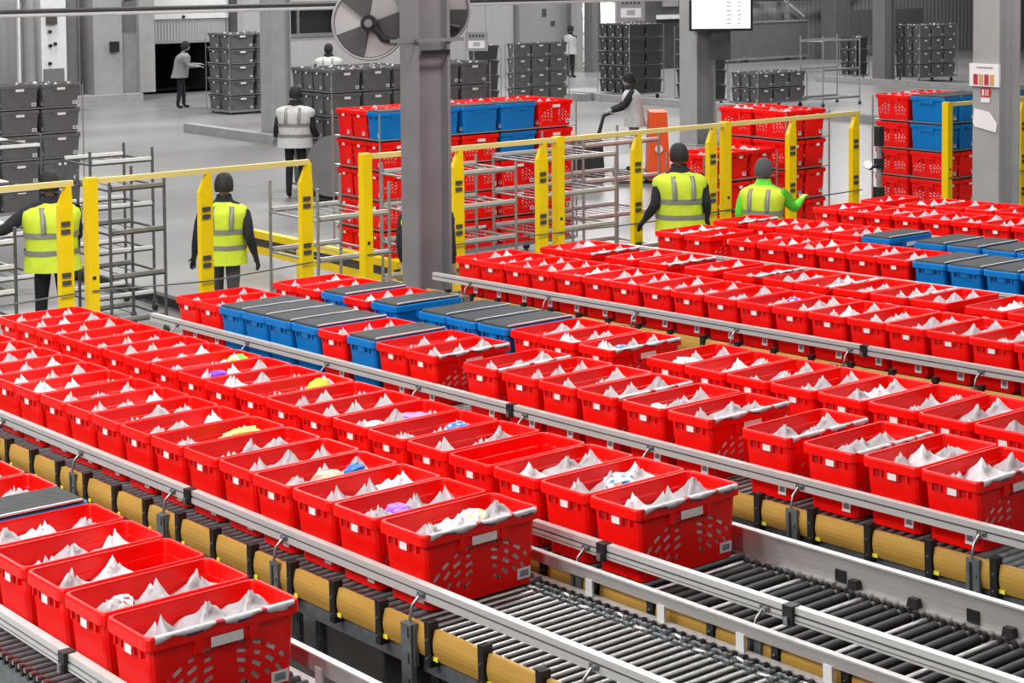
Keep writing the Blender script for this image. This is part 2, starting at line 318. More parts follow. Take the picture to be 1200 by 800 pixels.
# ------------------------------------------------------------------ totes
TL, TW, TH = 0.60, 0.318, 0.308
def rr(hx, hy, r, z, n=3):
    pts = []
    for cx, cy, a0 in ((hx - r, hy - r, 0), (-hx + r, hy - r, 90), (-hx + r, -hy + r, 180), (hx - r, -hy + r, 270)):
        for k in range(n + 1):
            a = R(a0 + 90 * k / n); pts.append((cx + r * math.cos(a), cy + r * math.sin(a), z))
    return pts
def tote_shell(mt, slots):
    hx, hy = TW / 2, TL / 2
    m = MB()
    rings = [rr(hx - .024, hy - .036, .03, 0), rr(hx - .0145, hy - .018, .03, .250), rr(hx - .0135, hy - .016, .03, .258), rr(hx - .001, hy - .001, .032, .262), rr(hx, hy, .032, .266), rr(hx, hy, .032, .300),
             rr(hx - .003, hy - .003, .031, TH), rr(hx - .013, hy - .015, .027, TH), rr(hx - .015, hy - .018, .026, .300), rr(hx - .016, hy - .019, .025, .255), rr(hx - .021, hy - .024, .024, .250),
             rr(hx - .024, hy - .027, .024, .20), rr(hx - .028, hy - .042, .024, .012)]
    m.loft(rings, mt, True, True, smooth=False)
    me = m.mesh('shell')
    if slots:
        cb = MB()
        for ring, rad in enumerate((.085, .118, .150, .182, .214)):
            a1, b1 = rad * 1.28, rad
            n = int(PI * rad / .053) + 1
            for k in range(n):
                a = PI * (k + 0.5) / n
                u = a1 * math.cos(a); w = b1 * math.sin(a) + .005
                if w > .224 or abs(u) > .235 or w < .05 or abs(u) < .03: continue
                tx, tz = -a1 * math.sin(a), b1 * math.cos(a); L = math.hypot(tx, tz); ang = math.atan2(tz / L, tx / L)
                Lh = .040 if (k + ring) % 3 else .027
                for sx in (1, -1):
                    rot = Matrix.Rotation(ang, 3, 'X')
                    cb.box((sx * (hx - .022), u, w), (.06, Lh, .0155), mt, rot=rot)
        for sx in (-1,):
            pass
        bm = cb.mesh('cut')
        a = link('a', me); b = link('b', bm)
        mod = a.modifiers.new('b', 'BOOLEAN'); mod.object = b; mod.operation = 'DIFFERENCE'; mod.solver = 'EXACT'
        dg = bpy.context.evaluated_depsgraph_get(); dg.update()
        me2 = bpy.data.meshes.new_from_object(a.evaluated_get(dg))
        bpy.data.objects.remove(a); bpy.data.objects.remove(b)
        me = me2
    # apron pieces under the collar: short side handles and long side label holder
    x = MB()
    x.v = [tuple(v.co) for v in me.vertices]; x.f = [list(p.vertices) for p in me.polygons]; x.m = [0] * len(x.f); x.sm = [False] * len(x.f); x.mats = [mt]
    for sy in (-1, 1):
        yy = sy * (hy - .0135)
        for a0, a1, z0 in ((-.100, -.090, .228), (-.052, -.044, .228), (.044, .052, .228), (.090, .100, .228)):
            x.b2(a0, a1, yy - .009, yy + .008, z0, .263, mt)
        x.b2(-.034, .034, yy - .004, yy + .005 * sy, .228, .263, mt)
        for a0 in (-.098, .052):
            x.b2(a0 + .008, a0 + .046 - .008, yy - .0055 * sy, yy + .0005 * sy, .232, .252, 'recess_shade')  # darker plates put the shade of the handle recesses into colour
    for sx in (-1, 1):
        xx = sx * (hx - .010)
        x.b2(xx - .010, xx + .009, -.12, -.09, .215, .263, mt); x.b2(xx - .010, xx + .009, .09, .12, .215, .263, mt)
        x.b2(xx - .008, xx + .004, -.09, .09, .222, .263, mt)
    return x.mesh('tote_body')
M['recess_shade'] = mat('handle_recess_shade', (0.42, 0.0, 0.0), 0.7)
SHELL = {}
SHELL['red'] = tote_shell('red', True)
M['recess_shade'] = mat('blue_recess_shade', (0.0, 0.02, 0.10), 0.7)
SHELL['blue'] = tote_shell('blue', False)
M['recess_shade'] = mat('grey_recess_shade', (0.02, 0.02, 0.02), 0.7)
SHELL['grey'] = tote_shell('greytote', False)
SHELL['dark'] = tote_shell('darktote', False)

# carrier bags: three per tote, each a closed bag whose top sags and peaks where its handles gather
def bag_mesh(seed, bright=False, full=0.0):
    rnd = random.Random(seed)
    nu, nv = 23, 21
    L, W = .168, .262
    hu, hv = rnd.uniform(-.022, .022), rnd.uniform(-.045, .03)
    H = rnd.uniform(.065, .095); base = .226 + full + rnd.uniform(-.010, .010)
    nr = rnd.choice([3, 4, 4, 5]); ph = rnd.uniform(0, 6); p2 = rnd.uniform(-1, 1); h2 = rnd.uniform(.0, .045)
    vs = []; fs = []
    for i in range(nu):
        for j in range(nv):
            u = (i / (nu - 1) - .5) * L; v = (j / (nv - 1) - .5) * W
            du, dv = u - hu, v - hv; r = math.hypot(du, dv * .8); th = math.atan2(dv, du)
            ridge = .5 + .5 * math.cos(nr * th + ph)
            slope = (v / (W / 2) + 1) / 2
            z = base + .050 * slope ** 1.5 + (H - .03 * slope) * math.exp(-(r / .036)) + .046 * math.exp(-r / .09) * ridge ** 1.8
            z += h2 * math.exp(-math.hypot(u - p2 * .06, v + .07) / .022)
            z += .007 * math.sin(u * 38 + v * 30 + ph)
            z -= .024 * math.exp(-(abs(u) - L / 2) ** 2 / .0006) + .012
            vs.append((v, u, min(z, .335)))
    for i in range(nu - 1):
        for j in range(nv - 1):
            a = i * nv + j; fs.append((a, a + 1, a + nv + 1, a + nv))
    # skirt and bottom
    loop = [i * nv for i in range(nu)] + [(nu - 1) * nv + j for j in range(1, nv)] + [i * nv + nv - 1 for i in range(nu - 2, -1, -1)] + [j for j in range(nv - 2, 0, -1)]
    k0 = len(vs); n = len(loop)
    for q in loop: vs.append((vs[q][0] * 1.048, vs[q][1] * .99, .16))
    k1 = len(vs)
    for q in loop: vs.append((vs[q][0] * 1.015, vs[q][1] * .93, .016))
    for a in range(n):
        b = (a + 1) % n
        fs.append((loop[a], loop[b], k0 + b, k0 + a)); fs.append((k0 + a, k0 + b, k1 + b, k1 + a))
    fs.append(tuple(k1 + a for a in range(n)))
    m = MB(); m.add(vs, fs, 'bagw' if bright else 'bag', True)
    nt_ = (nu - 1) * (nv - 1)
    for q in range(nt_, len(m.m)): m.m[q] = m.mi('bagw')  # skirt in paler film, so brightness behind the slots is put in colour
    return m.mesh('bag_liner')
BAGS = [bag_mesh(s) for s in range(12)] + [bag_mesh(40 + s, True, .012) for s in range(4)]

LOWBAG = bag_mesh(77, False, -.06)
LABELM = MB().b2(-.024, .024, -.0015, .0015, -.014, .014, 'label').mesh('label_card')
LONGLABEL = MB().b2(-.0015, .0015, -.062, .062, -.017, .017, 'label').mesh('label_card')
def stickmesh(ax):
    m = MB()
    if ax == 'y':
        m.b2(-.024, .024, -.001, .001, -.026, .026, 'sticker'); m.b2(-.015, .015, -.0018, -.001, -.012, .020, 'stickerink')
    else:
        m.b2(-.001, .001, -.034, .034, -.022, .022, 'sticker'); m.b2(.001, .0018, -.022, .022, -.013, .013, 'stickerink')
    return m.mesh('barcode_sticker')
STY, STX = stickmesh('y'), stickmesh('x')
LIDM = MB()
LIDM.loft([rr(TW / 2 - .017, TL / 2 - .020, .02, .296), rr(TW / 2 - .012, TL / 2 - .014, .02, .309), rr(TW / 2 - .016, TL / 2 - .02, .02, .320), rr(TW / 2 - .03, TL / 2 - .035, .02, .324)], 'lid', True, True, smooth=False)
LIDMESH = LIDM.mesh('lid')
LIDSTRIP = MB().b2(TW / 2 - .020, TW / 2 - .006, -.27, .27, .318, .326, 'alu').b2(TW / 2 - .014, TW / 2 - .004, -.24, .10, .326, .328, 'label').mesh('lid_strip')
EDGE = []
for sd in (3, 5, 8):   # folded-over bag edge along the rim
    rnd = random.Random(sd); rings = []
    n = 34
    for i in range(n):
        y = -.27 + .54 * i / (n - 1); sag = .002 + .0075 * abs(math.sin(i * .31 + sd)) + rnd.uniform(0, .0015)
        o = .0035 + .003 * math.sin(i * 1.3 + sd)
        rings.append([(TW / 2 - .022, y, TH - .006), (TW / 2 - .012, y, TH + .003), (TW / 2 + o, y, TH + .002), (TW / 2 + o + .004, y, TH - sag * 1.2), (TW / 2 + o * .6, y, TH - sag * 2.2)])
    m = MB()
    m.loft(rings, 'bagw', False, False, True, close=False)
    for k in range(len(m.m)):
        seg = (k // 4) % 33
        if seg in (14, 15, 25): m.m[k] = m.mi('bagprint')
        if k % 4 == 3 and (seg + sd) % 12 < 4: m.m[k] = m.mi('bagdark')
    EDGE.append(m.mesh('bag_edge'))

def make_tote(kind, loc, rot, label, group, bags=True, lid=None, bseed=0, longface=False, sticker=True, edge=False, short_label=True, nbags=3):
    name = {'red': 'red_tote', 'blue': 'blue_tote', 'grey': 'grey_crate', 'dark': 'grey_crate'}[kind]
    o = link(name, SHELL[kind], None, loc, rot)
    tag(o, label, 'tote' if kind in ('red', 'blue') else 'crate', group)
    rnd = random.Random(bseed)
    if lid:
        ld_ = link('lid', LIDMESH, o); link('lid_strip', LIDSTRIP, ld_)
    elif bags:
        for i, u in enumerate((-.171, 0, .171)[:nbags]):
            me = BAGS[rnd.randrange(12)] if rnd.random() < .86 else BAGS[12 + rnd.randrange(4)]
            b = link('bag_liner', me, o, (0, u, 0))
    if kind != 'blue' and short_label:
        link('label_card', LABELM, o, (.018, -(TL / 2 - .0135 + .013), .243))
    if sticker:
        link('barcode_sticker', STY, o, (.085, -(TL / 2 - .0305), .052), (-R(4.2), 0, 0))
    if longface:
        link('label_card', LONGLABEL, o, (TW / 2 + .0022, 0, .243))
        link('barcode_sticker', STX, o, (TW / 2 - .0195, .215, .048), (0, R(2.2), 0))
    if edge:
        link('bag_edge', EDGE[bseed % 3], o)
    return o

# ------------------------------------------------------------------ conveyors
TH_ = 0.0308875          # lane slope (radians), falling away from the viewer
TT = math.tan(TH_)
WR = 1.470               # roller top
YL = dict(L0=2.62, L1=3.95, L2=4.79, L3=6.10, L4=6.94, L5=8.71, L6=9.55, L7=10.93, L8=11.80, L9=13.14, L10=13.98)
LX = dict(
L0=[-5.51,-5.85,-6.19,-6.53,-6.87,-7.20,-7.53,-7.86,-8.19],
L1=[-5.79,-6.13,-6.46,-6.79,-7.12,-7.45,-7.78,-8.11,-8.44,-8.77,-9.10,-9.43,-9.76,-10.09,-10.42,-10.75,-11.08,-11.41],
L2=[-5.46,-5.79,-6.12,-6.45,-6.79,-7.12,-7.45,-7.78,-8.10,-8.43,-8.76,-9.09,-9.42,-9.75,-10.08,-10.41,-10.74,-11.07,-11.40,-11.73],
L3=[-4.76,-5.09,-5.44,-5.83,-6.35,-6.69,-7.05,-7.38,-7.71,-8.07,-8.64,-8.97,-9.30,-9.63,-9.96,-10.28,-10.60,-10.92,-11.24,-11.57],
L4=[-4.44,-4.77,-5.10,-5.43,-5.76,-6.09,-6.42,-6.75,-7.08,-7.41,-8.00,-8.35,-8.68,-9.02,-9.35,-9.68,-10.26,-10.6,-10.92,-11.26,-11.60],
L5=[-5.80,-6.12,-6.44,-6.76,-7.08,-7.40,-7.72,-8.04,-8.37,-8.70,-9.03,-9.36,-9.69,-10.01,-10.33,-10.65,-10.97,-11.29,-11.61],
L6=[-6.44,-6.76,-7.10,-7.55,-7.90,-8.24,-8.59,-8.92,-9.33,-9.75,-10.26,-10.65,-11.18,-11.51],
L7=[-7.30,-7.63,-7.96,-8.29,-8.62,-8.96,-9.28,-9.61,-9.94,-10.27,-10.61,-11.16,-11.53],
L8=[-7.94,-8.27,-8.60,-8.95,-9.29,-9.86,-10.19,-10.53,-10.86,-11.20,-11.66],
L9=[-8.94,-9.27,-9.60,-9.93,-10.26,-10.61,-10.94,-11.27,-11.60],
L10=[-9.72,-10.05,-10.39,-10.75,-11.12,-11.68])
LANE_DESC = dict(L0='bottom left lane', L1='second lane', L2='third lane', L3='fourth lane', L4='fifth lane', L5='sixth lane', L6='seventh lane', L7='eighth lane',
                 L8='ninth lane', L9='tenth lane', L10='farthest lane')
BLUE = dict(L0=[5], L3=[11, 14, 15, 16, 17], L4=[11, 12, 13, 14, 17], L7=[0, 1, 2, 3], L8=[1, 2, 3, 4])
BLUE['L3'] = [11, 14, 15, 16, 17]; BLUE['L4'] = [12, 13, 14, 15, 17]
# indices: filled by X positions instead, so the colours sit where the photograph has them
BX = dict(L0=[-7.20], L3=[-9.30, -9.96, -10.28, -10.60, -10.92], L4=[-9.02, -9.35, -9.68, -10.26, -10.92], L7=[-7.30, -7.63, -7.96, -8.29, -8.62], L8=[-7.94, -8.27, -8.60, -8.95, -9.29, -9.86])
# L7 has blue totes only from the photo's x 1070 on; its nearer neighbours are blue too
EMPTY = {('L2', -6.45)}
PART = {('L0', -6.19): 2}
def lane_rot(): return (0, -TH_, 0)
def pl(x, y, w): return (x, y, w + TT * x)
for L in YL:
    xs = LX[L]; y0 = YL[L]
    for i, x in enumerate(xs):
        if i and x > xs[i - 1] - .3205: x = xs[i - 1] - .3205; xs[i] = x
    for i, x in enumerate(xs):
        blue = any(abs(x - b) < .06 for b in BX.get(L, []))
        gap = (xs[i - 1] - x - TW) if i else 9
        kind = 'blue' if blue else 'red'
        emp = any(l == L and abs(x - e) < .06 for l, e in EMPTY)
        what = 'blue tote with black lid' if blue else ('empty red tote' if emp else 'red tote of white bags')
        lab = '%s, %s from the near end of the %s' % (what, ordn(i + 1), LANE_DESC[L])
        nb = 3
        for (l, e), q in PART.items():
            if l == L and abs(x - e) < .06: nb = q
        rz = random.uniform(-.006, .006)
        o = make_tote(kind, pl(x + TW / 2, y0 + .3 + random.uniform(-.008, .008), WR + .002), (0, -TH_, rz), lab, 'totes in the ' + LANE_DESC[L],
                      bags=not emp, lid=blue, bseed=hash((i * 7 + int(y0 * 100))) % 9973, longface=gap > .03, edge=(gap > .03 and not blue and (L in ('L0', 'L1', 'L2', 'L3') or i % 2 == 0)), sticker=L in ('L0', 'L1', 'L3', 'L5') and not blue, nbags=nb)

CV = {}
XE, XS = -1.6, -11.75
def xe(L): return {'L0': -4.2, 'L1': -3.0, 'L2': -2.8, 'L3': -3.8, 'L4': -4.0, 'L5': -5.3, 'L6': -6.0, 'L7': -6.9, 'L8': -7.5, 'L9': -8.5, 'L10': -9.2}[L]
def conveyor(L):
    y0 = YL[L]; X1 = xe(L); X0 = XS
    t = empty('roller_conveyor', {'L0': 'roller conveyor at the bottom left corner under the nearest red totes', 'L1': 'bright steel roller conveyor running out at bottom centre',
        'L2': 'black roller conveyor beside the bright one, at bottom right', 'L3': 'roller conveyor with ochre covers along the right, under the fourth lane',
        'L4': 'roller conveyor under the fifth lane of totes', 'L5': 'roller conveyor under the sixth lane, behind the highest full length rail', 'L6': 'roller conveyor under the seventh lane of totes',
        'L7': 'roller conveyor under the eighth lane of totes', 'L8': 'roller conveyor under the ninth lane with blue totes', 'L9': 'roller conveyor under the tenth lane of totes', 'L10': 'roller conveyor under the farthest lane of totes'}[L],
        'conveyor', (0, 0, 0), group='parallel roller conveyors', rot=lane_rot())
    near, far = y0 - .10, y0 + .645
    MB().b2(X0, X1, near, near + .02, WR - .16, WR - .015, 'galv').build('side_frame', t)
    MB().b2(X0, X1, far, far + .02, WR - .16, WR - .02, 'alumatt').b2(X0, X1, far - .012, far + .03, WR - .022, WR - .014, 'alumatt').build('side_frame', t)
    MB().b2(X0, X1, near + .02, far, WR - .15, WR - .13, 'black').build('dark_backing', t)  # black sheet added under the rollers to put dark into their gaps
    full = L in ('L0', 'L1', 'L2', 'L3', 'L5')
    # guide rail on the near side
    ry = y0 - .085
    g = MB(); g.b2(X0, X1, ry, ry + .026, WR + .112, WR + .170, 'alu')
    g.b2(X0, X1, ry - .008, ry, WR + .146, WR + .170, 'alu'); g.b2(X0, X1, ry - .010, ry, WR + .112, WR + .137, 'alu'); g.b2(X0, X1, ry - .002, ry + .001, WR + .137, WR + .146, 'groove')
    if L in ('L0', 'L2'): g.b2(X0, X1, ry - .0108, ry - .0098, WR + .122, WR + .125, 'groove')
    g.build('guide_rail', t)
    xb = -4.33 if L != 'L5' else -5.24
    k = 0
    while xb - k > X0:
        xx = xb - k; k += 1
        if xx > X1: continue
        if full:
            b = MB(); b.tube([(xx - .006, near - .036, WR - .03), (xx - .010, near - .040, WR + .04), (xx - .006, near - .030, WR + .095), (xx, ry - .013, WR + .128)], .0065, 'steel', 8)
            b.box((xx + .01, ry - .013, WR + .133), (.045, .010, .016), 'galv'); b.disc((xx + .016, ry - .020, WR + .133), (0, 1, 0), .008, .010, 'steel', 10)
            b.build('rail_bracket', t)
            p = MB(); p.b2(xx - .035, xx + .03, near - .048, near - .030, WR - .13, WR + .035, 'galv'); p.b2(xx - .018, xx - .004, near - .0495, near - .0475, WR - .12, WR + .02, 'black')
            for zz in (-.10, -.03): p.disc((xx + .012, near - .050, WR + zz), (0, 1, 0), .009, .008, 'steel', 8)
            p.build('frame_plate', t)
    # clamps joining rail sections
    for cxp in {'L1': [-7.17], 'L3': [-7.45], 'L5': [-7.12], 'L2': [-5.22, -4.2], 'L0': [-6.75, -5.6]}.get(L, []):
        MB().box((cxp, ry - .002, WR + .140), (.046, .046, .070), 'black').box((cxp, ry - .03, WR + .12), (.020, .012, .03), 'steel').build('rail_clamp', t)
    # ochre covers and black straps
    if L in ('L1', 'L2', 'L3', 'L5'):
        x = -4.89 + 10 * .33 - .02; yy = near - .022
        while x > X0 + .2:
            if x < X1 + .33:
                n = 7
                rings = []; zlo, zhi = -.092, .112
                for xx in (x - .29, x - .005):
                    rings.append([(xx, yy - .003 - .012 * math.sin(PI * q / (n - 1)), WR - .082 + .116 * q / (n - 1)) for q in range(n)] + [(xx, yy + .016, WR + .034), (xx, yy + .016, WR - .082)])
                MB().loft(rings, 'gold', True, True, smooth=False).build('cover_panel', t)
                s = MB(); s.b2(x + .001, x + .034, yy - .024, yy + .02, WR - .11, WR + .062, 'black')
                for zz in (-.075, -.005): s.disc((x + .018, yy - .026, WR + zz), (0, 1, 0), .005, .006, 'steel', 8)
                s.b2(x + .037, x + .065, yy - .012, yy - .0085, WR - .082, WR - .066, 'ystick')
                s.build('cover_strap', t)
            x -= .33
    # far side guide
    if L in ('L0', 'L1'):
        MB().b2(X0, X1, far + .008, far + .022, WR + (.028 if L == 'L0' else .046), WR + .094, 'alumatt').b2(X0, X1, far + .002, far + .03, WR + .088, WR + .095, 'alu').build('far_guide', t)
        x = X1 - .1
        while x > X0:
            MB().b2(x - .02, x + .02, far + .002, far + .012, WR - .1, WR + .05, 'white').build('guide_bracket', t); x -= .42
    if L == 'L2':
        MB().b2(X0, X1, far + .012, far + .026, WR - .03, WR + .098, 'alumatt').b2(X0, X1, far + .0, far + .034, WR + .092, WR + .1, 'alu').build('far_guide', t)
        for xx in (-4.63, -3.98, -3.34): MB().b2(xx, xx + .055, far + .004, far + .014, WR - .01, WR + .04, 'black').build('sensor_window', t)
        for xx in (-4.52, -4.22, -3.78, -3.45): MB().box((xx, far - .005, WR + .004), (.05, .04, .036), 'black', top=(.8, .7)).build('sensor', t)
    # rollers
    xv = {'L0': -5.0, 'L1': -5.45, 'L2': -5.1, 'L3': -4.42}.get(L, None)
    pitch = .0535 if L != 'L2' else .064
    def roller(mb, x, k):
        ya, yb = near + .022, far - .002
        if L == 'L2' or (L == 'L3'):
            bright = (L == 'L2' and k % 5 == 0)
            mt = 'steel' if bright else ('blackroll' if L == 'L2' else 'galv')
            mb.tube([(x, ya, WR - .021), (x, yb - .10, WR - .021)], .013 if bright else .021, mt, 10); mb.tube([(x, yb - .10, WR - .023), (x, yb, WR - .023)], .013, 'steel', 8)
            mb.disc((x, yb - .06, WR - .022), (0, 1, 0), .020, .022, 'blackroll' if k % 5 else 'black', 10)
        else:
            mb.tube([(x, ya, WR - .014), (x, yb - .14, WR - .014)], .0115, 'steel', 10).disc((x, ya - .006, WR + .008), (0, 1, 0), .010, .02, 'steel', 8); mb.tube([(x, yb - .14, WR - .02), (x, yb, WR - .02)], .009, 'steel', 8)
            for q in (.115, .07): mb.disc((x, yb - q, WR - .020), (0, 1, 0), .0185, .018, 'galv', 10)
            mb.disc((x, yb - .025, WR - .020), (0, 1, 0), .014, .02, 'black', 8)
            mb.box((x + pitch / 2, yb - (.115 if k % 2 else .07), WR - .006), (pitch, .008, .006), 'label' if k % 3 == 0 else 'galv', rot=Matrix.Rotation(.25 if k % 2 else -.25, 3, 'Z'))
    x = X1 - .03; k = 0; rest = MB(); nrest = 0
    first = None
    while x > X0 + .03:
        if xv is not None and x > xv:
            m = MB(); roller(m, x, k); m.build('roller', t)
        elif full or x > X1 - .5:
            mt = 'steel'
            rest.tube([(x, near + .022, WR - .016), (x, far - .01, WR - .016)], .015, 'galv', 6).disc((x, near + .010, WR + .012), (0, 1, 0), .011, .022, 'steel', 6).b2(x + .018, x + .034, near + .0, near + .03, WR - .02, WR + .008, 'black'); nrest += 1
        x -= pitch; k += 1
    if nrest:
        o = rest.build('rollers_under_totes', t); o['kind'] = 'stuff'
    if not nrest:
        MB().b2(X0, X1, near + .02, far, WR - .06, WR - .002, 'galv').build('roller_bed', t)
    # legs down to the floor
    for xx in [q for q in (-11.4, -9.33, -7.33, -5.33, -3.33) if X0 < q < X1]:
        for yy in ((near + .02, far - .02) if L != 'L1' else (near - .0, far - .02)):
            m = MB(); z = 2.0
            hgt = WR + .03 if yy < y0 else WR - .1
            m.b2(xx - .045, xx + .02, yy - .06, yy - .035, 0 - TT * xx + .01, hgt, 'galv'); m.b2(xx - .045, xx - .035, yy - .035, yy, 0 - TT * xx + .01, hgt, 'galv')
            for q in range(9):
                zz = hgt - .05 - q * .1
                m.b2(xx + .0, xx + .008, yy - .0615, yy - .0595, zz, zz + .04, 'black')
            m.build('leg', t)
    return t
for L in YL: conveyor(L)

# black belts added low between the roller conveyors to fill the gaps with dark
for ya, yb, lab in ((3.32, 3.74, 'added black belt low in the gap between the two nearest conveyors'), (5.50, 5.90, 'added black belt low in the gap under the ochre covered conveyor')):
    t = empty('dark_gap_belt', lab, 'conveyor belt', (0, 0, 0), group=None, rot=lane_rot())
    MB().b2(-11.6, -2.4, ya, yb, 1.16, 1.20, 'belt').build('belt', t)
    MB().b2(-11.6, -2.4, ya - .02, ya, 1.08, 1.22, 'black').b2(-11.6, -2.4, yb, yb + .02, 1.08, 1.22, 'black').build('side_frame', t)
    for xx in (-11.0, -8.0, -5.6, -3.0):
        MB().b2(xx - .03, xx + .03, ya, yb, -TT * xx + .01, 1.16, 'g1').build('leg', t)

# ------------------------------------------------------------------ grocery items showing in totes
def blob(name, loc, size, mt, label, seed, n2=None):
    rnd = random.Random(seed); m = MB(); rings = []
    nr, n = 8, 12
    pk = [[1 + rnd.uniform(-.16, .16) for _ in range(n)] for _ in range(nr + 1)]
    for i in range(nr + 1):
        ph = PI * i / nr; z = -math.cos(ph) * size[2] / 2; q = max(.05, math.sin(ph)) ** .6
        rings.append([(size[0] / 2 * q * pk[i][k] * math.cos(2 * PI * k / n), size[1] / 2 * q * pk[i][k] * math.sin(2 * PI * k / n), z + rnd.uniform(-.004, .004)) for k in range(n)])
    m.loft(rings, mt, True, True, smooth=False)
    if n2:
        for k in range(0, len(m.m), 5): m.m[k] = m.mi(n2)
    o = m.build(name, None, loc, (rnd.uniform(-.2, .2), rnd.uniform(-.2, .2), rnd.uniform(0, 3)))
    return tag(o, label, 'grocery pack')
WB = WR + .265
def pack(L, x, dy, size, mt, label, seed, n2=None, dz=0):
    blob('grocery_pack', pl(x + TW / 2, YL[L] + dy, WB + dz), size, mt, label, seed, n2)
pack('L1', -5.79, .36, (.13, .17, .09), 'p_white', 'white pack mounded in the nearest tote of the second lane', 1, 'p_lime')
pack('L1', -6.79, .30, (.13, .16, .07), 'p_peach', 'peach coloured pack beside a blue pack in the second lane', 2)
pack('L1', -6.79, .45, (.10, .10, .08), 'p_blue', 'blue pack in a tote of the second lane', 3)
pack('L1', -7.78, .42, (.12, .20, .07), 'p_lime', 'lime yellow pack in the second lane, middle of the photo left', 4, 'p_yellow')
pack('L1', -6.13, .22, (.10, .12, .06), 'p_violet', 'violet pack near the front of the second lane', 5)
pack('L2', -5.79, .33, (.14, .24, .08), 'p_white', 'white pack with blue print, second tote of the third lane', 6, 'p_blue')
pack('L2', -7.12, .44, (.10, .12, .06), 'p_blue', 'small blue pack in the third lane', 7, 'p_white')
pack('L2', -7.45, .40, (.12, .24, .06), 'p_pink', 'pink pack in the third lane', 8, 'p_violet')
pack('L2', -7.45, .16, (.10, .16, .06), 'p_white', 'white pack left of the pink pack', 9)
pack('L2', -8.43, .46, (.12, .15, .10), 'p_yellow', 'bright yellow pack in the third lane', 10)
pack('L2', -9.09, .18, (.12, .13, .09), 'p_purple', 'deep purple pack in the third lane', 11)
pack('L2', -9.42, .50, (.14, .16, .09), 'p_green', 'green and yellow pack in the third lane, beside the rail', 12, 'p_yellow')
pack('L5', -8.37, .40, (.10, .16, .06), 'p_purple', 'purple and white pack in the sixth lane', 13, 'p_white')
pack('L6', -9.75, .2, (.10, .12, .06), 'p_peach', 'tan pack in the seventh lane', 14)
pack('L3', -6.69, .12, (.08, .10, .05), 'p_white', 'small white box in a fourth lane tote', 15)
pack('L4', -7.41, .2, (.12, .18, .07), 'p_white', 'white pack at a near tote of the fifth lane', 16)
pack('L4', -8.00, .22, (.10, .13, .06), 'p_blue', 'blue and white pack in the end tote left of the gap, fifth lane', 17, 'p_white')
pack('L0', -5.85, .14, (.10, .12, .06), 'p_white', 'white pack in the second tote of the bottom left lane', 18, 'bagprint')

# ------------------------------------------------------------------ safety fence
XF = -14.61; FZ = 1.96
def fence(segs, posts, label, midrail=True):
    t = empty('safety_fence', label, 'fence', (XF, segs[0][0], 0))
    yb = segs[0][0]
    for a, b in segs:
        MB().b2(-.025, .025, a - yb, b - yb, FZ - .05, FZ, 'yellowrail').build('top_rail', t)
        MB().tube([(0.06, a - yb, .95), (0.06, (a + b) / 2 - yb, .90), (0.06, b - yb, .95)], .008, 'wiredark', 6).build('mid_cable', t)
    for y, kind in posts:
        y -= yb
        if kind == 'plain':
            m = MB(); m.b2(-.05, .05, y - .05, y + .05, 0, FZ + .01, 'yellow'); m.b2(-.1, .1, y - .1, y + .1, 0, .015, 'yellow')
            m.b2(.05, .056, y - .015, y + .015, 1.05, 1.08, 'black')
        else:
            m = MB(); m.box((0, y, FZ / 2 - .11), (.07, .13, FZ - .22), 'yellow')
            m.add([(-.03, y - .065, FZ - .22), (-.03, y + .065, FZ - .22), (-.03, y + .055, FZ - .03), (-.03, y + .02, FZ - .03), (.03, y - .065, FZ - .22), (.03, y + .065, FZ - .22), (.03, y + .055, FZ - .03), (.03, y + .02, FZ - .03)],
                  [(0, 3, 2, 1), (4, 5, 6, 7), (0, 1, 5, 4), (1, 2, 6, 5), (2, 3, 7, 6), (3, 0, 4, 7)], 'yellow')
            for z in (1.58, 1.12, .66, .3):
                for q in (0, .07): m.b2(.035, .05, y - .05, y + .03, z - q - .02, z - q + .02, 'g1')
            m.b2(-.1, .1, y - .1, y + .1, 0, .015, 'yellow')
        m.build('post', t)
    return t
fence([(4.0, 6.70)], [(4.2, 'plain'), (6.62, 'g')], 'yellow safety fence section at far left, ending at the first worker')
fence([(6.85, 9.18)], [(6.87, 'plain'), (8.03, 'g'), (9.14, 'g')], 'yellow safety fence section left, beside the second worker')
fence([(9.83, 17.45)], [(9.85, 'plain'), (11.01, 'g'), (12.16, 'g'), (12.40, 'plain'), (13.57, 'g'), (14.78, 'g'), (15.02, 'plain'), (16.17, 'g'), (17.36, 'g')], 'long yellow safety fence section behind the column and the right lanes')
fence([(19.24, 24.0)], [(19.27, 'plain'), (20.95, 'g'), (22.8, 'plain')], 'yellow safety fence section at right, in front of blue totes')
# low yellow floor barrier
t = empty('floor_barrier', 'low double yellow floor barrier left of the big column, below the red train', 'barrier', (-16.45, 11.55, 0))
for z in (.16, .36): MB().b2(-4.2, 0, -.05, .05, z, z + .09, 'yellow').build('rail', t)
MB().b2(-4.2, 0, -.02, .02, .25, .36, 'g1').build('rubber_strip', t)
for xx in (-4.1, -2.1, -.1): MB().b2(xx - .05, xx + .05, -.06, .06, 0, .46, 'yellow').build('post', t)

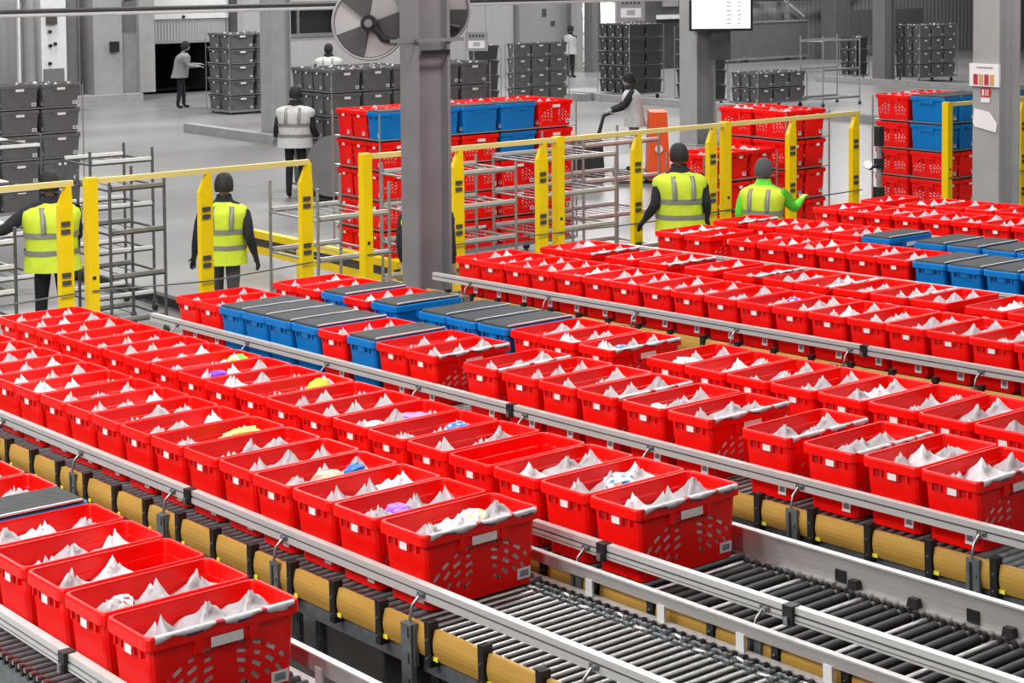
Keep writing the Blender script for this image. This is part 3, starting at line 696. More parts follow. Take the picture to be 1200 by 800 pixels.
# ------------------------------------------------------------------ column fittings
def wheel(label, loc, rx, yaw):
    t = empty('drum_fan', label, 'fan', loc, yaw, 'round fans on the column')
    r = .315
    ring = MB(); ring.tube([(.0, r * math.cos(2 * PI * k / 40), r * math.sin(2 * PI * k / 40)) for k in range(41)], .012, 'g3', 8); ring.build('rim', t)
    bk = MB(); bk.disc((-.04, 0, 0), (1, 0, 0), r - .01, .01, 'g2', 40); bk.build('back_plate', t)
    for k in range(3):
        a0 = rx + k * 2 * PI / 3
        for nm, aa, mt, xo in (('blade', a0, 'g1', 0), ('panel', a0 + PI / 3, 'columnlight', -.012)):
            m = MB(); n = 8; v0 = []; v1 = []
            for q in range(n + 1):
                a = aa + (PI / 3) * q / n
                v0.append((xo + .012 * q / n, (r - .018) * math.cos(a), (r - .018) * math.sin(a)))
                v1.append((xo + .012 * q / n, .07 * math.cos(a), .07 * math.sin(a)))
            vs = v0 + v1; m.add(vs + [(p[0] - .006, p[1], p[2]) for p in vs], [(q, q + 1, n + 2 + q, n + 1 + q) for q in range(n)] + [(2 * n + 2 + q, 3 * n + 3 + q, 3 * n + 4 + q, 2 * n + 3 + q) for q in range(n)] +
                              [(q, 2 * n + 2 + q, 2 * n + 3 + q, q + 1) for q in range(n)] + [(0, n + 1, 3 * n + 3, 2 * n + 2), (n, 3 * n + 2, 4 * n + 3, 2 * n + 1)], mt)
            m.build(nm, t)
    MB().disc((.03, 0, 0), (1, 0, 0), .07, .08, 'black', 20).disc((.08, 0, 0), (1, 0, 0), .035, .05, 'g2', 16).build('hub', t)
    MB().tube([(.04, .05, -.04), (.03, .12, -.14), (.0, .22, -.16)], .03, 'black', 8).build('motor', t)
    return t
ya = R(-38)
wheel('round dark and pale wedged fan left of the grey column', (-12.55, 8.52, 3.36), R(200), ya)
wheel('round dark and pale wedged fan half hidden right of the grey column', (-12.50, 9.18, 3.46), R(300), ya)
t = empty('fan_bracket', 'flat steel bar strapped round the column holding the fans', 'bracket', (-12.2, 8.86, 0))
MB().b2(.122, .136, -.45, .32, 3.20, 3.23, 'g2').b2(-.14, .14, -.20, -.186, 3.20, 3.23, 'g2').build('bar', t)
MB().disc((.14, -.2, 3.215), (1, 0, 0), .012, .01, 'steel', 8).build('bolt', t)
MB().b2(.1215, .134, -.13, .17, 3.09, 3.13, 'black').build('strap', t)
# notices on the right column
cy = 17.0; fx = -12.2
def on_left_face(name, label, cat, x0, x1, z0, z1, mts):
    t = empty(name, label, cat, (fx, cy - .2, 0)); return t
t = empty('leaflet_holder', 'white leaflet holder with tan printed cards on the right column', 'holder', (-12.2, 16.78, 0))
MB().b2(-.20, .20, -.02, .015, 2.42, 2.68, 'sticker').build('back_board', t)
for k in range(4): MB().b2(-.14 + k * .075, -.085 + k * .075, -.028, -.02, 2.44, 2.56, 'orangish' if k % 2 else 'bagprint').build('card', t)
MB().b2(-.1, .12, -.024, -.02, 2.63, 2.645, 'stickerink').build('printed_line', t)
t = empty('fire_sign', 'small red and white fire point sign below the leaflet holder', 'sign', (-12.2, 16.79, 0))
MB().loft([[(a, yy, z) for a, z in ((-.06, 2.30), (.06, 2.30), (.075, 2.36), (.06, 2.40), (-.06, 2.40), (-.075, 2.36))] for yy in (0, .008)], 'signred', smooth=False).build('plate', t)
MB().b2(-.06, .06, -.002, 0, 2.235, 2.29, 'sticker').b2(-.045, -.02, -.003, 0, 2.315, 2.385, 'sticker').b2(.0, .012, -.003, 0, 2.315, 2.385, 'sticker').b2(.03, .042, -.003, 0, 2.315, 2.385, 'sticker').b2(0, .042, -.003, 0, 2.345, 2.358, 'sticker').build('pictogram', t)
t = empty('paper_notice', 'white paper sheet taped askew low on the right column', 'paper', (-12.2, 16.785, 0))
MB().add([(-.14, 0, 1.95), (.15, -.004, 1.90), (.16, 0, 2.0), (.06, -.008, 2.13), (-.15, 0, 2.16), (-.17, 0, 2.0), (-.14, .006, 1.95), (.15, .002, 1.90), (.16, .006, 2.0), (.06, -.002, 2.13), (-.15, .006, 2.16), (-.17, .006, 2.0)],
         [(0, 1, 2, 3, 4, 5), (11, 10, 9, 8, 7, 6), (0, 6, 7, 1), (1, 7, 8, 2), (2, 8, 9, 3), (3, 9, 10, 4), (4, 10, 11, 5), (5, 11, 6, 0)], 'sticker').build('sheet', t)
t = empty('sticker_stack', 'small blue and red sticker on the dark side of the right column', 'sticker', (-12.2, 17.0, 0))
MB().b2(.0605, .064, -.15, -.06, 2.13, 2.2, 'label').b2(.0605, .064, -.15, -.06, 2.06, 2.13, 'signblue').build('upper_sticker', t)
MB().b2(.0605, .064, -.15, -.06, 2.01, 2.055, 'label').b2(.0605, .064, -.15, -.06, 1.985, 2.01, 'signred').build('lower_sticker', t)

# lit screen on its column
t = empty('wall_screen', 'large lit white screen with black bezel on the pale column', 'screen', (-26.0, 26.6, 0), R(-38))
MB().box((0, 0, 2.9), (.07, 1.34, .92), 'black').build('bezel', t)
MB().box((.037, 0, 2.9), (.006, 1.24, .82), 'screen').build('display', t)
m = MB()
for k in range(7): m.box((.041, .16, 2.6 + k * .09), (.002, .10, .02), 'screenlines'); m.box((.041, .38, 2.6 + k * .09), (.002, .06, .02), 'screenlines')
m.build('screen_text', t)
MB().box((-.11, 0, 2.85), (.16, .5, .4), 'g1').box((-.06, 0, 2.2), (.05, .42, .75), 'g1').build('mount', t)

def hang_sign(label, loc, w, h, yaw, top):
    t = empty('hanging_sign', label, 'sign', loc, yaw, 'barcode signs over the stacks')
    MB().box((0, 0, h / 2), (.02, w, h), 'g3').build('board', t)
    MB().box((.012, 0, h * .35), (.004, w * .72, h * .4), 'sticker').build('barcode_label', t)
    m = MB()
    for k in range(9): m.box((.015, -w * .13 + k * w * .033, h * .36), (.003, w * (.012 if k % 2 else .018), h * .22), 'g1')
    m.build('barcode', t)
    m = MB()
    for k in range(5): m.box((.012, -w * .28 + k * w * .14, h * .8), (.003, w * .09, h * .16), 'g1')
    m.build('lettering', t)
    for s in (-1, 1): MB().tube([(0, s * w * .4, h), (0, s * w * .4, top)], .006, 'g2', 6).build('hanger', t)
hang_sign('grey barcode sign above the crate block left of the screen', (-32.8, 30.3, 2.42), .72, .6, R(-38), 9 - 2.42)
hang_sign('small grey barcode sign beside the round fan', (-33.8, 26.1, 1.78), .56, .46, R(-38), 9 - 1.78)
hang_sign('white sign hanging far right above the crates', (-40.0, 50.6, 2.62), .9, .6, R(-38), 9 - 2.62)

# scanner stand behind the far lanes
t = empty('scanner_stand', 'slim grey stand with a black camera head between the far totes', 'stand', (-12.62, 15.42, 0))
MB().tube([(0, 0, .02), (0, 0, 1.82)], .028, 'wire', 10).build('pole', t)
MB().disc((0, 0, .012), (0, 0, 1), .2, .024, 'g1', 20).build('base', t)
MB().b2(-.04, .04, -.04, .04, 1.80, 2.02, 'black').build('camera_head', t)
MB().tube([(0, 0, 1.80), (.03, .04, 1.7), (0, .05, 1.5)], .012, 'black', 6).build('cable', t)
MB().tube([(0, 0, 1.6), (-.02, -.14, 1.55)], .018, 'black', 8).disc((-.02, -.17, 1.6), (.6, -.6, .3), .05, .04, 'white', 12).build('lamp', t)
MB().b2(-.045, .045, -.045, .045, 1.2, 1.34, 'black').b2(-.04, .04, -.04, .04, 1.55, 1.66, 'black').build('clamp', t)

# ------------------------------------------------------------------ stacks on trolleys
def stack(label_place, x0, y0, nx, ny, levels, zb, pitch, along='Y', kindf=None, bg='grey', px=None, py=None, frame='wire', topdetail=True, mesh_bags=True, miss=None, short='stack'):
    if along == 'Y': dx, dy = px or .335, py or .63
    else: dx, dy = px or .63, py or .345
    py = dy
    W, D = nx * dx, ny * dy
    t = empty('tote_trolley' , 'wheeled trolley carrying the %s' % label_place, 'trolley', (x0, y0, 0))
    m = MB(); m.b2(-W, 0, 0, D, zb - .06, zb - .012, frame); m.build('deck', t)
    for a, b in ((-.12, .12), (-W + .12, .12), (-.12, D - .12), (-W + .12, D - .12)):
        c = MB(); rr_ = max(.03, min(.06, (zb - .06) / 2.2)); c.disc((a, b, rr_), (0, 1, 0), rr_, .03, 'black', 14)
        c.b2(a - .02, a + .02, b - .025, b + .025, rr_, zb - .06, frame); c.build('caster', t)
    top = zb + levels * pitch
    for a, b in ((.012, -.012), (-W - .012, -.012), (.012, D + .012), (-W - .012, D + .012)):
        MB().tube([(a, b, zb - .05), (a, b, top - .06)], .012, frame, 6).build('post', t)
    for k in range(1, levels):
        MB().b2(-W - .01, .01, -.01, D + .01, zb + k * pitch - .02, zb + k * pitch - .008, frame).build('shelf', t)
    for k in range(levels):
        for i in range(nx):
            for j in range(ny):
                if not (i == 0 or j == 0 or k == levels - 1): continue
                if miss and miss(i, j, k): continue
                kind = kindf(i, j, k) if kindf else bg
                cx = x0 - dx * (i + .5); cyy = y0 + dy * (j + .5)
                row = 'top' if k == levels - 1 else ('bottom' if k == 0 else ordn(levels - k))
                if i == 0: pos = '%s row, %s on right face' % (row, ordn(j + 1))
                elif j == 0: pos = '%s row, %s on left face' % (row, ordn(i + 1))
                else: pos = 'top row, %s back, %s across' % (ordn(i + 1), ordn(j + 1))
                nm = {'red': 'red', 'blue': 'blue', 'grey': 'grey', 'dark': 'dark grey'}[kind]
                lab = '%s %s, %s' % (nm, short, pos)
                z = zb + k * pitch - (.006 if k else .01)
                rot = (0, 0, 0) if along == 'Y' else (0, 0, PI / 2)
                o = make_tote(kind, (cx, cyy, z), rot, lab, 'totes in the ' + label_place,
                              bags=(k == levels - 1) and kind != 'blue', lid=(kind == 'blue' and False), bseed=i * 31 + j * 17 + k * 7 + int(abs(x0) * 10),
                              longface=(along == 'Y' and i == 0 and kind in ('red', 'grey')), sticker=True, short_label=True)
                if k < levels - 1 and kind == 'red':   # bags show through the slots
                    for u in (-.171, 0, .171): link('bag_liner', LOWBAG, o, (0, u, 0))
                if kind == 'blue': link('lid', LIDMESH, o)
                o.scale = ((py if along == 'X' else dx) * .97 / TW, (px or .63) * .97 / TL if along == 'X' else dy * .96 / TL, (pitch - .035) / TH)
    return t

# coloured train behind the fence, left and centre
def kR(i, j, k):
    if k == 4: return 'blue' if (i == 0 and j in (0, 1, 2, 3)) else 'red'
    if k == 3: return 'blue' if (i == 0 and j == 3) else 'red'
    return 'red'
stack('long red train behind the column', -17.40, 11.95, 3, 5, 5, .30, .365, 'Y', kR, py=.622, short='tote of train behind column')
stack('red stack behind the green sleeved worker', -15.10, 16.62, 2, 2, 5, .08, .385, 'X', lambda i, j, k: 'red', py=.40, short='tote of stack behind green sleeved worker', px=.61)
stack('lower red stack right of the capped worker', -14.95, 15.0, 1, 3, 4, .10, .37, 'X', lambda i, j, k: 'red', py=.42, short='tote of low stack beside capped worker')
stack('red and blue stack left of the notice column', -15.0, 18.52, 2, 3, 5, .10, .385, 'X', None, bg='red', px=.61, py=.40, short='tote of stack left of notice column') if False else None
def kJ(i, j, k):
    # left face: outer column red, inner column blue in the top two rows; right face blue in the top two rows
    if k >= 3 and i == 0: return 'blue'
    return 'red'
stack('red and blue stack left of the notice column', -14.95, 19.64 - .0, 2, 3, 5, .10, .385, 'X', kJ, px=.61, py=.40, short='tote of stack left of notice column')
stack('blue topped stack at right edge', -14.95, 21.2, 1, 3, 5, .10, .385, 'X', lambda i, j, k: 'blue' if k == 4 else 'red', py=.40, short='tote of stack at right edge')

# grey background stacks
stack('grey stack at the left edge', -25.1, 9.05, 2, 4, 5, .22, .385, 'Y', None, 'grey', py=.66, short='crate of left edge stack')
stack('grey stack beside the dock door', -40.3, 22.95, 2, 2, 5, .12, .41, 'Y', None, 'grey', px=.62, py=.80, short='crate of dock door stack')
stack('grey block behind the vested worker', -24.7, 16.0, 4, 3, 5, .14, .405, 'Y', None, 'grey', short='crate of block behind pale vested worker')
stack('grey block with the second half hidden by the column', -24.9, 18.25, 3, 2, 5, .14, .405, 'Y', None, 'grey', short='crate of block part hidden by column')
stack('narrow grey stack right of the column', -36.9, 28.4, 1, 1, 4, .12, .41, 'Y', None, 'dark', short='crate of narrow stack right of column', py=.9)
stack('grey stack right of the round fan', -37.2, 30.0, 1, 3, 4, .12, .41, 'Y', None, 'grey', short='crate of stack under small sign', py=.66)
stack('dark block behind the truck driver', -36.6, 33.75, 4, 2, 5, .20, .40, 'Y', None, 'dark', py=.66, short='crate of dark block left half')
stack('dark block running to the screen column', -33.4, 33.75, 4, 1, 5, .20, .40, 'Y', None, 'dark', py=.66, short='crate of dark block right half')
stack('two row stack right of the screen column', -31.6, 33.7, 3, 3, 2, .22, .40, 'Y', None, 'grey', short='crate of two row stack by screen column')
stack('dark stack left of the far column', -37.3, 45.4 - 1.0, 2, 1, 3, .22, .42, 'Y', None, 'dark', short='crate of low dark stack at far right')
stack('pale stack right of the far column', -35.2, 45.0, 3, 3, 4, .22, .42, 'Y', None, 'grey', short='crate of pale stack at far right')

# white sheeted boxes in the lit doorway
for k in range(4):
    for j in range(2):
        if k * .56 + .55 > 3.2: continue
        t = empty('white_carton', 'white carton in the lit doorway, %s row from bottom, %s column' % (ordn(k + 1), ('left', 'right')[j]), 'carton', (XW - 1.2, 42.8 + j * .62, .012 + k * .56), 0, 'white cartons in the doorway')
        MB().b2(-.25, .25, -.28, .28, 0, .55, 'white').build('carton_body', t)
        MB().b2(.25, .255, -.2, .2, .12, .2, 'g3').build('carton_label', t)

# empty frame trolley above the two row stack
def wire_trolley(label, x, y, W, D, H, shelves, mt='wire', light='alu', zs=None, drop=0, yaw=0, tray=False):
    """W along X, D along Y. Tubular frame trolley with wire shelves and pale shelf lips."""
    t = empty('shelf_trolley', label, 'trolley', (x, y, 0), yaw, 'tubular shelf trolleys')
    for a in (0, -W):
        for b in (0, D):
            MB().tube([(a, b, .12), (a, b, H)], .017, mt, 8).build('post', t)
            c = MB(); c.disc((a, b, .05), (0, 1, 0), .05, .03, 'black', 14); c.b2(a - .02, a + .02, b - .024, b + .024, .05, .13, mt); c.build('caster', t)
    zs = zs or [.2 + (H - .35) * k / (shelves - 1) for k in range(shelves)]
    for z in zs:
        m = MB()
        m.tube([(0, 0, z), (0, D, z)], .013, mt, 6); m.tube([(-W, 0, z), (-W, D, z)], .013, mt, 6); m.tube([(0, 0, z), (-W, 0, z)], .013, mt, 6); m.tube([(0, D, z), (-W, D, z)], .013, mt, 6)
        n = max(2, int(D / .16))
        for k in range(1, n): m.tube([(0, D * k / n, z), (-W, D * k / n, z)], .006, mt, 5)
        m.build('shelf', t)
        if tray: MB().b2(-W * .48, -.03, .04, D * .5 - .02, z + .014, z + .03, 'g3').build('tray', t); MB().b2(-W + .03, -W * .55, D * .5 + .02, D - .04, z + .014, z + .03, 'white').build('tray', t)
        MB().b2(-.02, .02, .02, D - .02, z + .01, z + .045, light).build('shelf_lip', t); MB().b2(-W - .02, -W + .02, .02, D - .02, z + .01, z + .045, light).build('shelf_lip', t)
    return t
wire_trolley('empty frame trolley standing beyond the two row crate stack', -31.2, 35.8, .8, 1.5, 1.9, 3, 'g3', 'g3')
# trolleys along the fence
wire_trolley('tall bare tubular trolley between first and second workers', -16.5, 7.97, .75, .62, 1.72, 4, 'wiredark', 'wire')
wire_trolley('bare trolley behind the tall one, left of second worker', -17.75, 8.35, .7, .75, 1.85, 4, 'wiredark', 'white')
wire_trolley('trolley at the left edge behind the first worker', -16.5, 4.5, .8, 1.6, 1.75, 7, 'wiredark', 'white', tray=True)
wire_trolley('trolley at the left edge in front of the first worker', -15.2, 4.9, .6, 1.5, 1.5, 6, 'wiredark', 'white', tray=True)
wire_trolley('trolley with pale top shelf below the left grey stack', -19.6, 6.3, 1.6, 2.3, 1.90, 4, 'wiredark', 'white', tray=True)
wire_trolley('bare trolley left of the big column, before red totes', -15.35, 9.75, .95, .9, 1.55, 4, 'wire', 'alu', zs=[.35, .78, 1.21])
wire_trolley('bare trolley right of the big column behind the fence', -15.6, 11.25, .75, 1.35, 1.62, 4, 'wire', 'alu', zs=[.3, .72, 1.12, 1.5])
wire_trolley('bare trolley left of the orange truck behind the fence', -15.6, 12.9, .8, 1.25, 1.6, 4, 'wire', 'alu', zs=[.3, .72, 1.14, 1.56])
wire_trolley('pale topped trolley beside the orange truck', -16.42, 14.35, .8, 1.3, 1.72, 4, 'wire', 'alu')
t = empty('floor_guide', 'low black guide rail on the floor behind the tall bare trolley', 'guide rail', (-17.0, 9.3, 0))
MB().b2(-3.4, 0, -.05, .05, .03, .13, 'black').build('rail', t)
for xx in (-3.2, -1.7, -.2): MB().b2(xx - .06, xx + .06, -.1, .1, 0, .03, 'black').build('foot', t)

# powered pallet truck with rider
t = empty('pallet_truck', 'black and orange powered pallet truck behind the fence', 'pallet truck', (-23.23, 20.52, 0), R(51))
MB().box((-.25, 0, .45), (.9, .8, .66), 'black', top=(.92, .92)).build('battery_box', t)
MB().box((-.45, .0, .82), (.45, .7, .10), 'orange', top=(.7, .8)).box((-.02, .0, .80), (.3, .6, .08), 'orange', top=(.7, .8)).build('cover', t)
MB().box((.72, 0, .14), (.7, .72, .10), 'g1').build('standing_platform', t)
MB().box((1.15, 0, .66), (.40, .70, 1.2), 'orange', top=(.75, .95)).disc((1.15, -.39, .62), (0, 1, 0), .07, .02, 'white', 16).build('backrest', t)
MB().tube([(.1, 0, .8), (.2, 0, 1.18), (.35, 0, 1.24)], .035, 'black', 8).tube([(.35, -.2, 1.22), (.33, 0, 1.26), (.35, .2, 1.22)], .02, 'g3', 8).build('tiller', t)
for s in (-.27, .27): MB().box((-1.3, s, .1), (1.3, .18, .08), 'g1').build('fork', t)
for a in (-.4, 1.0): MB().disc((a, 0, .09), (0, 1, 0), .09, .5, 'black', 16).build('wheel', t)

# ------------------------------------------------------------------ people
def person(label, x, y, yaw, H=1.76, lean=0.0, arms=((-.1, .25, -.55), (-.1, -.25, -.55)), legs=((.0, .11), (.0, -.11)), top='clothblack', legc='clothblack', skin='skin', vest=None, vestband=True,
           hat=True, hatm='hair', glove=None, z0=0.0, gset='warehouse workers', bulk=1.16, headturn=0.0, thinvest=False, knee=0.03):
    """Local frame: +X forward, +Y left. arms: hand target relative to the shoulder (x fwd, y out, z up) in fractions of H."""
    t = empty('person', label, 'person', (x, y, z0), yaw, gset)
    S = H / 1.76
    hipz = .93; spine = Vector((math.sin(lean), 0, math.cos(lean)))
    hip = Vector((0, 0, hipz)); chest = hip + spine * .30; neckb = hip + spine * .53; headc = neckb + Vector((math.sin(lean) * .10 + .02, 0, .165))
    V = []; E = []; Rr = []; tags = []
    def vtx(p, r, tg): V.append(Vector(p) * S); Rr.append(r if isinstance(r, tuple) else (r, r)); tags.append(tg); return len(V) - 1
    def edge(a, b): E.append((a, b))
    ip = vtx(hip, (.135, .16), 'leg'); iw = vtx(hip + spine * .12, (.12, .145), 'top'); ic = vtx(chest, (.125, .165), 'top'); iu = vtx(hip + spine * .43, (.11, .17), 'top')
    inn = vtx(neckb + Vector((0, 0, .01)), .070, 'top'); ih = vtx(neckb + Vector((.01, 0, .08)), .058, 'skin')
    edge(ip, iw); edge(iw, ic); edge(ic, iu); edge(iu, inn); edge(inn, ih)
    hands = []
    for sgn, a in ((1, arms[0]), (-1, arms[1])):
        sh = hip + spine * .455 + Vector((0, sgn * .215, 0))
        tgt = sh + Vector((a[0], sgn * abs(a[1]) if a[1] >= 0 else sgn * a[1], a[2]))
        dvec = tgt - sh; L1, L2 = .29, .26; dl = min(dvec.length, L1 + L2 - .005); dn = dvec.normalized()
        aa = (L1 * L1 - L2 * L2 + dl * dl) / (2 * dl); hh = math.sqrt(max(0, L1 * L1 - aa * aa))
        bend = Vector((-.6, sgn * .12, -.75)); bend = (bend - dn * bend.dot(dn)).normalized()
        el = sh + dn * aa + bend * hh; wr = sh + dn * dl
        s0 = vtx(sh, .088, 'top'); s1 = vtx((sh + el) / 2, .074, 'top'); s2 = vtx(el, .062, 'top'); s3 = vtx((el + wr) / 2, .054, 'top'); s4 = vtx(wr, .031, 'hand')
        edge(iu, s0); edge(s0, s1); edge(s1, s2); edge(s2, s3); edge(s3, s4)
        fd = (wr - el).normalized(); side = fd.cross(Vector((0, 0, 1)));
        if side.length < .2: side = Vector((1, 0, 0))
        side.normalize(); dn2 = side.cross(fd).normalized()
        pm = vtx(wr + fd * .05, (.036, .024), 'hand'); edge(s4, pm)
        for q, (off, ln) in enumerate(((-.027, .068), (-.009, .078), (.009, .072), (.026, .056))):
            b = wr + fd * .085 + side * off; f1 = vtx(b, .010, 'hand'); f2 = vtx(b + fd * ln * .5 - dn2 * .012, .0088, 'hand'); f3 = vtx(b + fd * ln * .8 - dn2 * .035, .0075, 'hand')
            edge(pm, f1); edge(f1, f2); edge(f2, f3)
        b = wr + fd * .03 + side * (-.036 * 1); th1 = vtx(b, .011, 'hand'); th2 = vtx(b + fd * .035 - side * .02, .0095, 'hand'); edge(pm, th1); edge(th1, th2)
    for sgn, lg in ((1, legs[0]), (-1, legs[1])):
        hj = hip + Vector((0, sgn * .09, -.04)); ft = Vector((lg[0], sgn * abs(lg[1]), .075)); kn = (hj + ft) / 2 + Vector((knee, 0, .02))
        l0 = vtx(hj, .10, 'leg'); l1 = vtx((hj * .55 + kn * .45), .088, 'leg'); l2 = vtx(kn, .066, 'leg'); l3 = vtx(kn * .55 + ft * .45, .062, 'leg'); l4 = vtx(ft, .048, 'leg'); l5 = vtx(ft + Vector((.03, 0, -.03)), .045, 'shoe'); l6 = vtx(ft + Vector((.15, sgn * .015, -.042)), .034, 'shoe')
        edge(ip, l0); edge(l0, l1); edge(l1, l2); edge(l2, l3); edge(l3, l4); edge(l4, l5); edge(l5, l6)
    me = bpy.data.meshes.new('body'); me.from_pydata([tuple(v) for v in V], E, [])
    o = link('tmp', me)
    sk = o.modifiers.new('s', 'SKIN'); sk.use_smooth_shade = True; sk.branch_smoothing = .3
    for i, sv in enumerate(me.skin_vertices[0].data):
        sv.radius = (Rr[i][0] * S, Rr[i][1] * S); sv.use_root = (i == 0)
    o.modifiers.new('u', 'SUBSURF').levels = 1
    o.modifiers['u'].render_levels = 1
    dg = bpy.context.evaluated_depsgraph_get(); dg.update()
    bm = bpy.data.meshes.new_from_object(o.evaluated_get(dg)); bpy.data.objects.remove(o)
    # skin lays the torso's wider radius along its own axis: reshape the trunk so it is broad sideways
    b = MB(); b.v = [tuple(v.co) for v in bm.vertices]; b.f = [list(p.vertices) for p in bm.polygons]
    mm = {'top': top, 'leg': legc, 'skin': skin, 'hand': glove or skin, 'shoe': 'clothblack'}
    b.m = []; b.sm = [True] * len(b.f)
    for f in b.f:
        c = sum((Vector(b.v[i]) for i in f), Vector()) / len(f)
        j = min(range(len(V)), key=lambda q: (V[q] - c).length - Rr[q][0] * .6 * S)
        b.m.append(b.mi(mm[tags[j]]))
    # head joined into the body mesh: skull, jaw, nose, ears, eyes, mouth
    hc = headc * S
    rings = []
    for k in range(11):
        ph = PI * k / 10; z = -math.cos(ph) * .118; q = math.sin(ph) ** .75 if 0 < k < 10 else .02
        jaw = .82 if z < -.03 else 1.0
        rings.append([hc + S * Vector((.100 * q * math.cos(2 * PI * a / 16) + (.012 if z < -.02 else 0), .084 * q * jaw * math.sin(2 * PI * a / 16), z)) for a in range(16)])
    b.loft(rings, skin, True, True)
    b.box(hc + S * Vector((.100, 0, -.012)), (.03 * S, .022 * S, .045 * S), skin, top=(.4, .6))
    for s in (-1, 1):
        b.disc(hc + S * Vector((0, s * .078, -.005)), (0, 1, 0), .028 * S, .016 * S, skin, 10)
        b.disc(hc + S * Vector((.086, s * .03, .012)), (1, 0, 0), .010 * S, .006 * S, 'clothblack', 8)
    b.box(hc + S * Vector((.090, 0, -.055)), (.008 * S, .04 * S, .007 * S), 'bagprint')
    b.build('body', t)
    # hair or knitted hat
    cap = MB(); rings = []
    for k in range(8):
        ph = PI * (.36 if hat else .30) + PI * (.64 if hat else .70) * k / 7
        z = -math.cos(ph) * .140; q = max(.02, math.sin(ph)) ** .75
        rings.append([hc + S * Vector((.118 * q * math.cos(2 * PI * a / 16) - (.010 if z < .03 else 0), .104 * q * math.sin(2 * PI * a / 16), z + (0.035 * max(0, math.cos(2 * PI * a / 16)) if k < 2 else 0))) for a in range(16)])
    cap.loft(rings, hatm, False, True); cap.build('knitted_hat' if hat else 'hair', t)
    # clothing shell over the trunk
    def shell(name, mt, prof, grow=0.0, parent=t, holes=False):
        rings = []
        n = 28
        for (sz, fx_, fy_, off) in prof:
            c = hip + spine * sz + Vector((off, 0, 0))
            rings.append([S * (c + Vector(((fx_ * bulk + grow) * math.cos(2 * PI * a / n) * (1 + .03 * math.sin(a * 1.7 + sz * 9)), (fy_ * bulk + grow) * math.sin(2 * PI * a / n) * (1 + .02 * math.sin(a * 2.3 + sz * 7)), 0))) for a in range(n)])
        m = MB(); m.loft(rings, mt, False, False)
        return m.build(name, parent), rings
    prof = [(-.13, .165, .205, 0), (-.03, .155, .195, 0), (.08, .145, .180, 0), (.20, .145, .185, 0), (.32, .148, .205, 0), (.40, .140, .225, 0), (.455, .118, .215, 0), (.49, .09, .17, 0), (.515, .072, .11, 0), (.53, .066, .078, 0)]
    if vest:
        vm, _ = shell('high_visibility_vest', vest, prof, .012)
        shell('collar', top, [(.50, .085, .105, 0), (.535, .078, .090, .004), (.575, .066, .070, .010), (.60, .066, .068, .014)], .0)
        if vestband:
            for z0_ in (.03, .20):
                shell('reflective_band', 'band', [(z0_, .149 - .002, .190, 0), (z0_ + .05, .148, .190, 0)], .020)
            for s in (-1, 1):
                for fb in (-1, 1):
                    m = MB(); pts = []
                    for (sz, fx_, yy) in ((.25, .142, .105), (.32, .143, .105), (.40, .130, .105), (.455, .104, .105), (.49, .078, .10)):
                        pts.append(hip + spine * sz + Vector((fb * (fx_ * bulk + .010), s * yy, 0)))
                    vs = []; fs = []
                    for p in pts:
                        for w_ in (-.024, .024):
                            vs.append(S * (p + Vector((fb * .012, w_, 0)))); vs.append(S * (p + Vector((fb * -.004, w_, 0))))
                    for k in range(len(pts) - 1):
                        a = k * 4
                        fs += [(a, a + 2, a + 6, a + 4), (a, a + 4, a + 5, a + 1), (a + 2, a + 3, a + 7, a + 6)]
                    m.add(vs, fs, 'band', True); m.build('shoulder_band', t)
    else:
        shell('jacket', top, prof, .004)
    return t
AW = R(141)
person('worker in yellow vest and black cap at left, reaching left over the trolley', -16.55, 7.36, R(165), 1.82, lean=.14, arms=((.10, .46, -.20), (.30, .05, -.30)), vest='vest', legs=((.05, .12), (-.08, .12)), bulk=1.3)
person('worker in yellow vest and grey trousers walking away by the left fence post', -15.96, 8.99, AW, 1.72, lean=.03, arms=((.05, .12, -.52), (-.02, .12, -.52)), legc='clothgrey', vest='vest', glove='glove', legs=((.12, .09), (-.10, .09)))
person('worker in yellow vest and dark cap, centre right, standing at the lanes', -14.05, 13.72, R(150), 1.84, lean=.06, arms=((.08, .16, -.46), (.05, .1, -.45)), vest='vest', glove='glove', bulk=1.3)
person('worker with bright green sleeves and yellow vest reaching to the fence', -13.25, 14.2, R(115), 1.70, lean=.05, arms=((.2, .1, -.4), (.42, .12, -.12)), top='clothgreen', vest='vest', glove='glovegreen', hatm='clothgrey')
person('worker in black hidden behind the big grey column', -14.0, 10.15, R(140), 1.74, arms=((.1, .02, -.5), (.05, .06, -.52)), vest='vest', vestband=True)
G = 'workers in the background'
person('worker in pale vest with black sleeves facing the grey crates', -24.98, 15.44, R(135), 1.88, lean=.10, arms=((.12, .14, -.46), (.1, .14, -.46)), vest='vestgrey', bulk=1.35, skin='skingrey', gset=G)
person('person in grey shirt pushing the crate stack at the dock door', -43.3, 23.1, R(60), 1.86, lean=.20, arms=((.38, .05, -.25), (.38, .05, -.28)), top='clothmid', skin='skingrey', hat=False, gset=G, legs=((.08, .1), (-.08, .1)), bulk=1.35)
person('person in pale vest seen from behind beyond the grey crates', -37.5, 24.2, AW, 1.92, bulk=1.4, vest='vestgrey', skin='skingrey', hat=False, gset=G, lean=.1)
person('person in black hood and pale vest riding the orange pallet truck', -22.76, 21.10, R(231), 1.76, lean=.12, arms=((.42, .06, -.30), (.40, .06, -.32)), legc='clothmid', vest='vestgrey', vestband=False, skin='skingrey', glove='skingrey', z0=.19, gset=G)
person('person in white clothes at the far left edge', -46.0, 18.6, R(-40), 1.8, arms=((.3, .02, -.35), (.3, .02, -.33)), top='clothwhite', legc='clothwhite', skin='skindark', gset=G, hatm='clothwhite')
